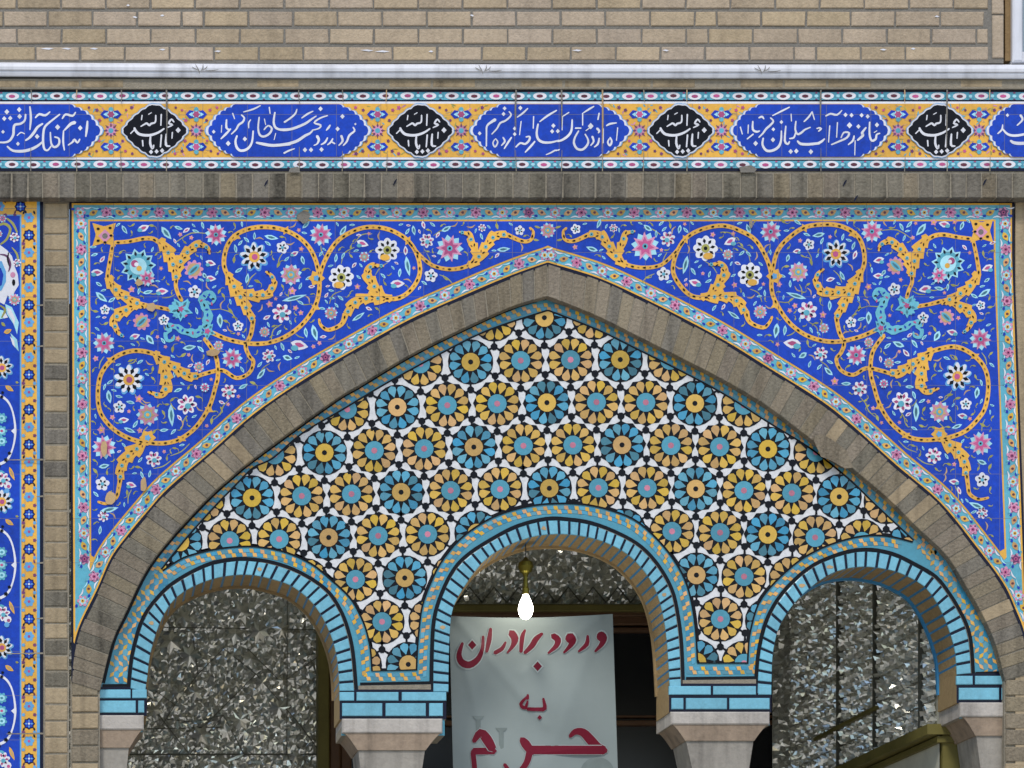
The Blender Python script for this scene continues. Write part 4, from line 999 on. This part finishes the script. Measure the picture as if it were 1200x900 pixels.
for r in range(-1, 9):
    for i in range(-16, 17):
        u = i / 2
        if (r % 2 == 0) != (i % 2 == 0): continue
        x, y = lat(u, r)
        if not (90 < x < 1180): continue
        blue = (u % 3 == 0) if r % 2 == 0 else ((u - 1.5) % 3 == 0)
        rot0 = math.pi / 12 + random.uniform(-.05, .05)
        lob = [(x + (25.9 if k % 2 else 28.4) * math.cos(rot0 + math.pi / 12 * (k + 1)), y + (25.9 if k % 2 else 28.4) * math.sin(rot0 + math.pi / 12 * (k + 1))) for k in range(24)]
        put(circ(x, y, 26.6, 24, rot0), 'black', 6.4, lob)
        for k in range(12):
            a = rot0 + 2 * math.pi * k / 12
            pts = []
            for rad, an in ((11.6, 0), (20.4, -.24), (23.6, -.19), (25.6, 0), (23.6, .19), (20.4, .24)):
                pts.append((x + rad * math.cos(a + an), y + rad * math.sin(a + an)))
            jr = random.uniform(-.5, .5); ja = random.uniform(-.015, .015)
            fine = [(x + (rad + jr) * math.cos(a + an + ja), y + (rad + jr) * math.sin(a + an + ja)) for rad, an in ((11.6, 0), (15.6, -.15), (20.4, -.24), (23.6, -.19), (25.6, -.05), (25.6, .05), (23.6, .19), (20.4, .24), (15.6, .15))]
            mm = 'gold_petal'
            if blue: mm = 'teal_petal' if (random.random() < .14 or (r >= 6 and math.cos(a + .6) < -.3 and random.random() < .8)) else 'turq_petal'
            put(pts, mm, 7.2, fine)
        put(circ(x, y, 10.8 if blue else 11.2, 14), 'gold_petal' if blue else 'turq_deep', 7.4)
        put(circ(x, y, 3.1 if blue else 3.6, 8), 'black' if blue else 'dot_pink', 8.2)
        for k in range(6):   # knots at the triangle points
            if k not in (0, 1): continue
            a = math.pi / 6 + (-math.pi / 2 if False else 0) + k * math.pi / 3
            x2, y2 = x + 33.2 * math.cos(a), y + 32.6 * math.sin(a)
            put(circ(x2, y2, 4.4, 8, .3), 'black', 7.6)
            for e in range(3):   # grout bridges from the knot to the three rosettes, so that the white falls into separate kites
                aa = a + math.pi + e * 2 * math.pi / 3; c_, s_ = math.cos(aa), math.sin(aa)
                put([(x2 + 3 * c_ - 1.0 * s_, y2 + 3 * s_ + 1.0 * c_), (x2 + 9 * c_ - 1.5 * s_, y2 + 9 * s_ + 1.5 * c_), (x2 + 9 * c_ + 1.5 * s_, y2 + 9 * s_ - 1.5 * c_), (x2 + 3 * c_ + 1.0 * s_, y2 + 3 * s_ - 1.0 * c_)], 'black', 7)
 
b.build('star_mosaic', ty)

# ------------------------------------------------------------------ the three small arches
NB = {'left': 34, 'centre': 46, 'right': 33}
LAB = {'left': 'left small round arch of turquoise bricks, framing mirror mosaic and an olive strip',
       'centre': 'middle round arch of turquoise bricks over the hanging banner and lit bulb',
       'right': 'right small round arch of turquoise bricks over the olive marble ledge'}
for key in ('left', 'centre', 'right'):
    I_, O_, _ = RING[key]
    a_ = empty('glazed_brick_arch', U(I_[len(I_) // 2][0], I_[len(I_) // 2][1], YT))
    tag(a_, LAB[key], 'arch', 'small round arches')
    n = NB[key]
    rI = resample(I_, n * 8 + 1); rO = resample(O_, n * 8 + 1)
    b = MB(YT)
    k_ = b._mi('navy')
    b.strip(rI, rO, 'navy', 7)
    fr_ = [0.0]
    ws = [random.uniform(.85, 1.15) for _ in range(n)]
    tot = sum(ws)
    for v in ws: fr_.append(fr_[-1] + v / tot)
    def at(P, t):
        f_ = t * (len(P) - 1); i = min(int(f_), len(P) - 2); q = f_ - i
        return (P[i][0] + (P[i + 1][0] - P[i][0]) * q, P[i][1] + (P[i + 1][1] - P[i][1]) * q)
    so = MB()
    SH = .012
    for i in range(n):
        t0, t1 = fr_[i], fr_[i + 1]; g_ = (t1 - t0) * .13
        p = [at(rI, t0 + g_), at(rI, t1 - g_), at(rO, t1 - g_ * .9), at(rO, t0 + g_ * .9)]
        b.prism(p, YT - .011, YT - .003, 'turq_brick', bev=.0025)
        if random.random() < .1:
            cx = sum(q[0] for q in p) / 4; cy = sum(q[1] for q in p) / 4
            b.y = YT - .0115
            b.poly([(cx + random.uniform(2, 4.5) * math.cos(t), cy + random.uniform(1.5, 3) * math.sin(t)) for t in [2 * math.pi * k / 7 for k in range(7)]], 'tan', 1); b.y = YT
        # soffit: brown brick with blue glazed strips
        for (u0, u1, m_) in ((t0 + g_ * .8, t1 - g_ * .8, 'soffit_brick'), (t1 - g_ * .8, t1 + (g_ * .8 if i < n - 1 else 0), 'blue_joint'), (t0 if i == 0 else t0 + g_ * .7, t0 + g_ * .8, 'blue_joint')):
            if u1 - u0 < 1e-6: continue
            A = [at(rI, u0 + (u1 - u0) * k / 3) for k in range(4)]
            F = [U(q[0], q[1], YT - .008) for q in A]; B = [(q[0], YB, q[2]) for q in F]
            so.mesh3(F + B, [(k, k + 1, 5 + k, 4 + k) for k in range(3)], m_)
    b.build('voussoir_ring', a_)
    # blue trim at the rear edge
    F = [U(q[0], q[1], YT - .008) for q in rI]
    cxm = sum(q[0] for q in F) / len(F); czm = F[0][2]
    inn = []
    for q in F:
        dx, dz = cxm - q[0], czm - q[2]; l = math.hypot(dx, dz) or 1
        inn.append((q[0] + dx / l * .012, YB, q[2] + dz / l * .012))
    m0 = len(F)
    so.mesh3([(q[0], YB - .02, q[2]) for q in F] + [(q[0], YB - .02, q[2]) for q in inn] + inn, [(k, k + 1, m0 + k + 1, m0 + k) for k in range(m0 - 1)] + [(m0 + k, m0 + k + 1, 2 * m0 + k + 1, 2 * m0 + k) for k in range(m0 - 1)], 'blue_joint' if key == 'right' else 'soffit_brick')
    so.build('soffit', a_)

# ------------------------------------------------------------------ stone capitals with glazed courses
def capital(label, rows_, slab, cav, shaft, extra_side=None):
    o = empty('capital_column', U((slab[0] + slab[2]) / 2, PX_GROUND - 10, YT))
    tag(o, label, 'column', 'columns between the arches')
    b = MB()
    x0 = min(r[0][0] for r in rows_); x1 = max(r[-1][1] for r in rows_)
    ys0 = min(r[0][2] for r in rows_); ys1 = slab[1]
    b.prism([(x0, ys0 - 3), (x1, ys0 - 3), (x1, ys1 + 1), (x0, ys1 + 1)], YT - .006, YB, 'navy', 'soffit_brick')
    for r in rows_:
        for (a, e, t, u) in r:
            b.prism([(a, t), (e, t), (e, u), (a, u)], YT - .014, YT, 'turq_brick', bev=.003)
    b.build('glazed_course', o)
    b = MB(); b.prism([(slab[0], slab[1]), (slab[2], slab[1]), (slab[2], slab[3]), (slab[0], slab[3])], YT - .022, YB + .02, 'stone', bev=.006); b.build('abacus', o)
    b = MB(); b.prism(cav, YT - .014, YB + .012, 'stone_pink'); b.build('cavetto', o)
    b = MB(); b.prism(shaft, YT - .006, YB, 'stone_shaft'); b.build('shaft', o)
    return o
def cav(x0, x1, y0, y1, s0, s1, l=True, r=True):
    P = []
    for i in range(9):
        t = i / 8; k = math.sin(t * math.pi / 2) ** 1.0; P.append((x0 + (s0 - x0) * (1 - math.cos(t * math.pi / 2)) if l else x0, y0 + (y1 - y0) * math.sin(t * math.pi / 2)) if False else ((x0 + (s0 - x0) * t ** .8 if l else x0), y0 + (y1 - y0) * t))
    Q = []
    for i in range(9):
        t = i / 8; Q.append(((x1 + (s1 - x1) * t ** .8 if r else x1), y0 + (y1 - y0) * t))
    return P + Q[::-1]
G0 = PX_GROUND
capital('half column with turquoise courses and grey stone capital against the left brick pier',
        [[(113, 153, 808, 818), (155, 172, 808, 818)], [(116, 159, 821, 835), (162, 169, 821, 835)]], (112, 838, 168.5, 855), cav(111.5, 167, 855, 876, 111.5, 152, False, True), [(111.5, 876), (151, 876), (148, 905), (148, G0), (111.5, G0)])
capital('stone column with pinkish capital standing between the left arch and the banner',
        [[(398, 415, 811, 821), (418, 467, 811, 821), (471, 523, 811, 821)], [(401, 448, 824, 839), (452, 499, 824, 839), (503, 519, 824, 839)]], (401, 842, 518.5, 859), cav(403, 517, 859, 879, 419, 499), [(420, 879), (498, 879), (494, 905), (494, G0), (423, G0), (423, 905)])
capital('stone column with pinkish capital standing between the dark doorway and the right arch',
        [[(784, 833, 804, 814), (836, 886, 804, 814), (889, 904, 804, 814)], [(787, 801, 818, 831), (804, 852, 818, 831), (855, 902, 818, 831)]], (786, 834, 902, 849), cav(788, 900, 849, 868, 803, 884), [(804, 868), (883, 868), (878, 900), (878, G0), (811, G0), (811, 900)])
capital('half column with turquoise courses and pinkish capital beside the olive marble ledge',
        [[(1121, 1140, 792, 802), (1143, 1180, 792, 802)], [(1124, 1171, 806, 820), (1174, 1183, 806, 820)]], (1125, 823, 1185, 840), cav(1128, 1185, 840, 862, 1143, 1185, True, False), [(1144, 862), (1185, 862), (1185, G0), (1150, G0), (1149, 900)])

# ------------------------------------------------------------------ the porch behind the arches
YI = YB + .03
YK = 3.0              # back wall of the porch
XR = U(1101, 800, YI)[0]
XL = U(40, 800, YI)[0]
ZC = U(600, 540, YK)[2]
b = MB(); b.box(XL - .1, YB + .001, ZC, XR + 1.2, YK + .1, ZC + .1, 'plaster'); tag(b.build('ceiling'), 'dim plaster ceiling of the porch', kind='structure')
b = MB(); b.box(XL - .1, YB, 0.004, XR + 1.2, YK + 1.5, .02, 'paving'); tag(b.build('floor'), 'stone floor of the porch', kind='structure')

def facets(mb, f, u0, u1, v0, v1, cu, cv, seed, dep=.28, m='mirror', face=(0, .2), jit=.38):
    """cut-mirror mosaic: small tilted pyramids; f(u, v, n) gives the point n in front of the wall"""
    rg = random.Random(seed)
    nu = max(1, int((u1 - u0) / cu)); nv = max(1, int((v1 - v0) / cv))
    gx = {}
    for i in range(nu + 1):
        for j in range(nv + 1):
            e = 0 if i in (0, nu) or j in (0, nv) else jit
            gx[i, j] = (u0 + (u1 - u0) * i / nu + rg.uniform(-e, e) * cu + (cu * .5 if (j % 2 and 0 < i < nu) else 0) * .6, v0 + (v1 - v0) * j / nv + rg.uniform(-e, e) * cv, rg.uniform(0, dep) * cu)
    for i in range(nu):
        for j in range(nv):
            q = [gx[i, j], gx[i + 1, j], gx[i + 1, j + 1], gx[i, j + 1]]
            c = (sum(p[0] for p in q) / 4 + rg.uniform(-.2, .2) * cu, sum(p[1] for p in q) / 4 + rg.uniform(-.2, .2) * cv)
            h = rg.uniform(0, dep) * cu
            lean = rg.gauss(.12, .18); lx = rg.gauss(*face)
            if jit < .2: lean = (.32 if j % 2 else -.1) + rg.gauss(0, .08); lx = face[0] + (.42 if (i + j) % 2 else -.25) + rg.gauss(0, .1)
            nn = lambda p: .3 * cu + p[2] + lean * (p[1] - c[1]) + lx * (p[0] - c[0])
            if rg.random() < .45:      # two plain panes
                for tri in ((0, 1, 2), (0, 2, 3)):
                    mb.face3([f(q[t][0], q[t][1], nn(q[t])) for t in tri], m)
            else:
                cc = (c[0], c[1], h)
                for k in range(4):
                    a, b_ = q[k], q[(k + 1) % 4]
                    mb.face3([f(a[0], a[1], nn(a)), f(b_[0], b_[1], nn(b_)), f(c[0], c[1], nn(cc))], m)
def back(u, v, n=0): return (u, YK - n, v)
def pxb(px, py): p = U(px, py, YK); return p[0], p[2]
# left bay: mirrored wall with leaded lattice
bayL = empty('mirror_wall', U(262, 900, YK))
tag(bayL, 'shimmering mirror-mosaic wall with dark lattice lines seen through the left arch', 'mirror mosaic')
u0, v1 = pxb(60, 560); u1, v0 = pxb(374, 960)
b = MB(); b.mesh3([(u0, YK, 0), (u1, YK, 0), (u1, YK, v1), (u0, YK, v1)], [(0, 1, 2, 3)], 'plaster')
facets(b, back, u0, u1, v0, v1, .020, .022, 5, .3)
cg = b
rg = random.Random(8)
st = cg
for j in range(14):
    for i in range(10):
        cu_, cv_ = pxb(166 + i * 34 + (17 if j % 2 else 0), 566 + j * 30)
        cu_ += rg.uniform(-.05, .05); cv_ += rg.uniform(-.05, .05)
        if not (u0 + .1 < cu_ < u1 - .12) or rg.random() < .45: continue
        n_ = rg.choice([6, 6, 8]); R_ = rg.uniform(.04, .08); h_ = rg.uniform(.012, .04); tx, tz = rg.gauss(0, .16), rg.gauss(.1, .16); ro_ = rg.uniform(0, 1)
        hh = lambda u, v, n: back(u, v, n + .028 + tx * (u - cu_) + tz * (v - cv_))
        ring_ = [(cu_ + (R_ if k % 2 == 0 else R_ * .5) * math.cos(math.pi * k / n_ + ro_), cv_ + (R_ if k % 2 == 0 else R_ * .5) * math.sin(math.pi * k / n_ + ro_), 0 if k % 2 == 0 else h_ * .5) for k in range(2 * n_)]
        for k in range(2 * n_):
            st.face3([hh(*ring_[k]), hh(*ring_[(k + 1) % (2 * n_)]), hh(cu_, cv_, h_)], 'mirror')
b = MB(YK - .035)
for pts, wd in (([(150, 884), (374, 884)], 3.2), ([(150, 855), (262, 852)], 2), ([(173, 803), (205, 826), (232, 790), (226, 745)], 2), ([(186, 838), (222, 884), (262, 838), (286, 884)], 2.4), ([(262, 838), (228, 846), (196, 843)], 2), ([(240, 850), (300, 790), (352, 850), (374, 880)], 2.2), ([(190, 735), (374, 738)], 1.8), ([(290, 760), (330, 800), (372, 770)], 1.8), ([(337, 690), (336, 884)], 1.6), ([(205, 826), (190, 850)], 2), ([(300, 790), (262, 760), (232, 790)], 2), ([(150, 918), (374, 918)], 3)):
    b.rib(pts, wd * .6, 'mirror_lead', 1, 1)
b.build('lattice', bayL)
cg.y = YK - .045
rg = random.Random(4)
for (x, y, l, a) in ((310, 700, 26, -.6), (332, 722, 20, 1.57), (300, 738, 18, 0), (271, 768, 9, -.6), (221, 797, 12, -.6), (250, 728, 8, .3), (283, 722, 9, -.5), (281, 710, 8, 1.4), (232, 715, 10, 1.1), (226, 726, 9, .9), (351, 733, 10, .5), (352, 770, 9, -.3), (208, 850, 11, 1.57), (232, 846, 14, 0), (222, 850, 8, 1), (240, 862, 16, 0), (276, 888, 22, -.4), (300, 893, 18, 0), (253, 893, 14, .3)):
    cg.ell(x, y, l / 2, 1.5, 'mirror', 1, 8, a)
cg.build('cut_glass', bayL)
# olive marble jamb and wooden door frame beside it
jm = empty('door_jamb', U(385, 900, 2.6))
tag(jm, 'olive marble and dark brown wood upright strip at the right inside the left arch', 'door jamb')
b = MB(); b.prism([(373, 640), (386, 640), (386, 1700), (373, 1700)], 2.85, YK + .1, 'marble_olive', bev=.01); b.build('marble_strip', jm)
b = MB(); b.prism([(386, 640), (399, 640), (399, 1700), (386, 1700)], 2.9, YK + .1, 'wood', bev=.01); b.prism([(399, 860), (412, 860), (412, 1700), (399, 1700)], 2.94, YK + .1, 'wood', bev=.01); b.build('wood_frame', jm)
# centre: lunette of mirror over the dark doorway
lu = empty('mirror_lunette', U(650, 712, YK))
tag(lu, 'mirror-mosaic lunette above the dark doorway behind the lit bulb', 'mirror mosaic')
u0, v1 = pxb(412, 570); u1, v0 = pxb(905, 708)
b = MB(); b.mesh3([(u0, YK, v0), (u1, YK, v0), (u1, YK, v1), (u0, YK, v1)], [(0, 1, 2, 3)], 'plaster')
facets(b, back, u0, u1, v0, v1, .022, .023, 9, .3); b.build('cut_glass', lu)
b = MB(YK - .035)
for x in range(420, 900, 29): b.rib([(x, 706), (x + 14, 688), (x + 29, 706)], 2, 'mirror_lead', 1, 1)
for (x, y) in ((690, 700), (704, 692), (721, 700), (640, 693), (596, 695), (573, 703)): b.poly([(x - 5, y - 2), (x + 5, y - 2), (x + 2, y + 3), (x - 2, y + 3)], 'mirror', 2)
b.build('lattice', lu)
dw = empty('doorway', U(650, PX_GROUND, YK))
tag(dw, 'dark wooden doorway with brown rails behind the banner', 'doorway')
b = MB()
for (p, q, y0, m_) in (((412, 708), (905, 716), 2.86, 'marble_olive'), ((412, 716), (905, 722), 2.9, 'wood'), ((412, 722), (905, 732), 2.95, 'wood'), ((412, 735), (905, 740), 2.97, 'wood'), ((412, 838), (905, 841), 2.98, 'wood'), ((412, 844), (905, 849), 2.96, 'wood')):
    b.prism([p, (q[0], p[1]), q, (p[0], q[1])], y0, YK + .12, m_, bev=.006)
b.build('rail', dw)
b = MB(); b.prism([(399, 716), (925, 716), (925, 1700), (399, 1700)], 3.03, YK + .2, 'doorway_shade'); b.build('doorway_dark', dw)  # near-black sheet filling the opening, its colour stands in for the dark interior
# right bay: back strip and the long mirrored side wall
bayR = empty('mirror_wall', (XR, 1.7, 2.5))
tag(bayR, 'mirror-mosaic side wall receding inside the right arch above a marble ledge', 'mirror mosaic')
ZL = U(1100, 850, YI)[2]
def side(u, v, n=0): return (XR - n, u, v)
b = MB()
b.mesh3([(XR, YI, 0), (XR, YK, 0), (XR, YK, ZC), (XR, YI, ZC)], [(0, 1, 2, 3)], 'plaster')
zz = ZL
k = 0
while zz < ZC - .05:
    h = .125
    facets(b, side, YI + .03, YK, zz + .006, min(zz + h, ZC), .032, .022, 20 + k, .4, face=(.5, .3), jit=.16); zz += h + .008; k += 1
b.build('cut_glass', bayR)
b = MB()
for y, wd in ((.56, .02), (1.30, .035), (1.97, .035)):
    b.box(XR - .035, y, ZL, XR - .002, y + wd, ZC, 'mirror_lead')
for i in range(8):
    z = ZL + .02 + i * .137 * 1.0
    b.box(XR - .016, YI + .03, z - .009, XR - .003, YK, z - .002, 'mirror_lead')
b.box(XR - .05, 1.25, ZL + .225, XR - .003, 2.4, ZL + .245, 'marble_olive')
b.build('lattice', bayR)
bk = empty('mirror_wall', U(915, 900, YK))
tag(bk, 'bright mirror-mosaic strip of the back wall at the left inside the right arch', 'mirror mosaic')
u0, v1 = pxb(905, 570); u1 = XR; _, v0 = pxb(905, 960)
b = MB(); b.mesh3([(u0, YK, 0), (u1, YK, 0), (u1, YK, v1), (u0, YK, v1)], [(0, 1, 2, 3)], 'plaster')
facets(b, back, u0, u1, v0, v1, .026, .026, 15, .35); b.build('cut_glass', bk)
# marble ledge
ml = empty('marble_ledge', (XR - .1, 1.5, 0))
tag(ml, 'olive marble ledge and dado running back along the side wall inside the right arch', 'ledge')
xf = U(1103, 870, YI)[0]
b = MB(); b.box(xf - .0, YI - .02, 0, XR + .35, YK - .05, U(1100, 862, YI)[2], 'marble_olive'); b.build('dado', ml)
b = MB(); b.box(xf - .085, YI - .045, U(1100, 862, YI)[2], XR + .35, YK - .04, ZL, 'marble_olive')
b.box(xf - .03, YI - .03, U(1100, 871, YI)[2], XR + .35, YK - .04, U(1100, 864, YI)[2], 'marble_olive'); b.build('coping', ml)
# porch walls; unseen left one is cut short so skylight brightens the mirrors
b = MB(); b.box(XL - .1, 2.0, 0, XL, YK + .1, ZC, 'plaster'); b.box(XR + .36, YB + .01, 0, XR + .5, YK + .1, ZC, 'plaster'); b.box(XL, YK + .21, 0, XR + .5, YK + .3, ZC, 'plaster')
b.box(XL - .1, YB + .002, U(600, 588, YB)[2], XR + .5, YB + .03, ZC + .1, 'plaster')
tag(b.build('porch_wall'), 'plain plaster wall of the porch behind the arches, left side gapped for skylight', 'wall')

# ------------------------------------------------------------------ banner
YN = YB + .07
bn = empty('banner', U(622, 720, YN))
tag(bn, 'pale grey cloth banner with red Persian lettering hanging in the middle arch', 'banner')
def bw(x, y):   # gentle cloth waves, in metres
    f = 0
    for (ax, ay, bx, by, h, w_) in ((536, 727, 640, 850, .008, 5), (702, 725, 610, 790, .008, 5), (540, 760, 575, 900, .006, 5), (536, 727, 702, 733, .006, 6), (690, 760, 640, 900, .004, 8)):
        L2 = (bx - ax) ** 2 + (by - ay) ** 2; t = max(0, min(1, ((x - ax) * (bx - ax) + (y - ay) * (by - ay)) / L2))
        f -= h * (1 - .5 * t) * math.exp(-((x - ax - t * (bx - ax)) ** 2 + (y - ay - t * (by - ay)) ** 2) / w_ ** 2)
    return f + .010 * math.sin(x * .05 + y * .012) + .006 * math.sin(y * .06 - x * .03) + .012 * math.exp(-((x - 625) / 60) ** 2) * (y - 720) / 180
class Cloth(MB):
    pass
NX, NY = 60, 80
def edge_x(t, v): return (526.5 + v * 4.5) + t * (191.5 + v * 1.5)
b = MB()
P = []
for j in range(NY + 1):
    v = j / NY * 2.0; py = 722 + v * 180
    for i in range(NX + 1):
        t = i / NX; px = edge_x(t, v); sag = (3.0 * math.sin(math.pi * t) if j == 0 else 0) - t * 2.5 * max(0, 1 - v * 3)
        P.append(U(px, py + sag, YN + bw(px, py)))
b.mesh3(P, [(j * (NX + 1) + i, j * (NX + 1) + i + 1, (j + 1) * (NX + 1) + i + 1, (j + 1) * (NX + 1) + i) for j in range(NY) for i in range(NX)], 'banner')
ob = b.build('cloth', bn)
for p_ in ob.data.polygons: p_.use_smooth = True
class Txt(MB):
    def yl(s, layer): s.jit = (s.jit + 1) % 9; return YN - layer * .0006 - s.jit * .00006
    def build(s, name, parent=None):
        out = []
        for (x, y, z) in s.v:
            kx = (x - XC) / (S * (D + y) / D) + VX; ky = VY - (z - EYE) / (S * (D + y) / D)
            d_ = y + bw(kx, ky) - .0025
            out.append(U(kx, ky, d_))
        s.v = out
        return MB.build(s, name, parent)
T1 = [([30, 50, 44], (1056, 186), (1076, 178), (1096, 190)), ([30, 50, 44], (836, 200), (857, 190), (878, 204)), ([18, 22], (1054, 196), (1078, 212)), ([18, 22], (836, 210), (862, 226)), ([46, 44, 30, 14], (1075, 172), (1094, 195), (1080, 240), (1035, 290)), ([16, 26, 30, 14], (982, 180), (975, 240), (918, 290)), ([50, 46, 28, 14], (855, 182), (876, 212), (858, 252), (815, 298)),
      ([36, 40, 30, 14], (738, 180), (772, 208), (760, 252), (705, 302)), ([18, 34, 34, 22], (662, 165), (620, 202), (590, 250), (540, 300)), ('.', (630, 395, 27), (170, 245, 26)),
      ([14, 28, 22], (542, 140), (522, 190), (513, 292)), ([44, 46, 28, 12], (445, 158), (470, 200), (456, 250), (418, 300)), ([14, 26, 26], (405, 225), (380, 270), (330, 300)), ([18, 30, 20], (300, 130), (290, 205), (272, 292)),
      ([18, 24, 40, 46, 34, 18], (247, 185), (242, 270), (210, 345), (150, 385), (95, 365), (78, 310), (102, 232))]
T2 = [([16, 24], (562, 85), (558, 112)), (22, (552, 102), (512, 150), (542, 178), (560, 130)), ([24, 26, 26, 30, 16], (560, 185), (630, 187), (680, 180), (670, 112)), ('.', (645, 245, 16)),
      ([24, 52, 66, 62], (858, 378), (895, 345), (950, 350), (1000, 400), (1050, 455), (1095, 478)), ([58, 58], (1098, 473), (575, 473)), ([50, 60, 40], (588, 490), (545, 430), (520, 398)), ([46, 42, 36, 18], (572, 495), (556, 555), (522, 605), (480, 630)), ([24, 30], (398, 575), (432, 625)),
      ([30, 54, 66, 56], (182, 412), (228, 352), (275, 400), (312, 465)), ([44, 46], (325, 480), (180, 482)), ([34, 34, 30], (176, 490), (186, 590), (192, 680))]
t = Txt()
strokes(t, K(525, 715, 6), 6, T1, 'banner_edge', 1, 1.6); strokes(t, K(525, 800, 6), 6, T2, 'banner_edge', 1, 1.22)
strokes(t, K(525, 715, 6), 6, T1, 'banner_red', 3, 1.14); strokes(t, K(525, 800, 6), 6, T2, 'banner_red', 3, 1.06)
t.build('lettering', bn)
for x, y0 in ((587.5, 855), (560.5, 841)):
    t = Txt(); t.poly([(x - 7, y0 - 2), (x + 7, y0 - 2), (x + 4, y0 + 2), (x + 2.8, y0 + 2), (x + 2.8, 910), (x - 2.8, 910), (x - 2.8, y0 + 2), (x - 4, y0 + 2)], 'banner_print', .4); t.build('faded_tower', bn)
t = Txt(); t.ell(700, 906, 20, 19, 'banner_print', .4, 20); t.build('faded_dome', bn)
for x, y in ((536.5, 727), (702.5, 725)):
    b = MB(YN - .004); b.ell(x, y, 2.4, 2.4, 'black', 3, 12); b.build('eyelet', bn)

# ------------------------------------------------------------------ bulb
YBU = .2
def lathe(mb, px, prof, y, m, n=18):
    k = len(prof); P = []
    for i in range(n):
        a = 2 * math.pi * i / n
        for r_, py in prof:
            c = U(px, py, y); P.append((c[0] + r_ * S * math.cos(a), y + r_ * S * math.sin(a), c[2]))
    mb.mesh3(P, [(i * k + j, ((i + 1) % n) * k + j, ((i + 1) % n) * k + j + 1, i * k + j + 1) for i in range(n) for j in range(k - 1)], m)
lt = empty('pendant_lamp', U(616, 690, YBU))
tag(lt, 'lit white bulb hanging in its brass holder in the middle arch', 'lamp')
b = MB(); lathe(b, 616, [(0, 726), (2.8, 725.4), (5.6, 723.2), (8, 719), (8.8, 714.5), (8.4, 710.5), (6.8, 705.5), (4.6, 701), (3.2, 697)], YBU, 'bulb')
o = b.build('bulb', lt)
for p_ in o.data.polygons: p_.use_smooth = True
b = MB(); lathe(b, 616, [(3.2, 697), (4.2, 695), (4.2, 690), (3, 688), (2.4, 676), (4, 672), (7, 670), (9.5, 664), (8, 659), (4, 656), (1, 653)], YBU, 'brass'); b.build('brass_holder', lt)
b = MB(); lathe(b, 616, [(.7, 655), (.7, 622)], YBU, 'wire', 8); b.build('cord', lt)

# join check: parents keep children where they were built
bpy.context.view_layer.update()
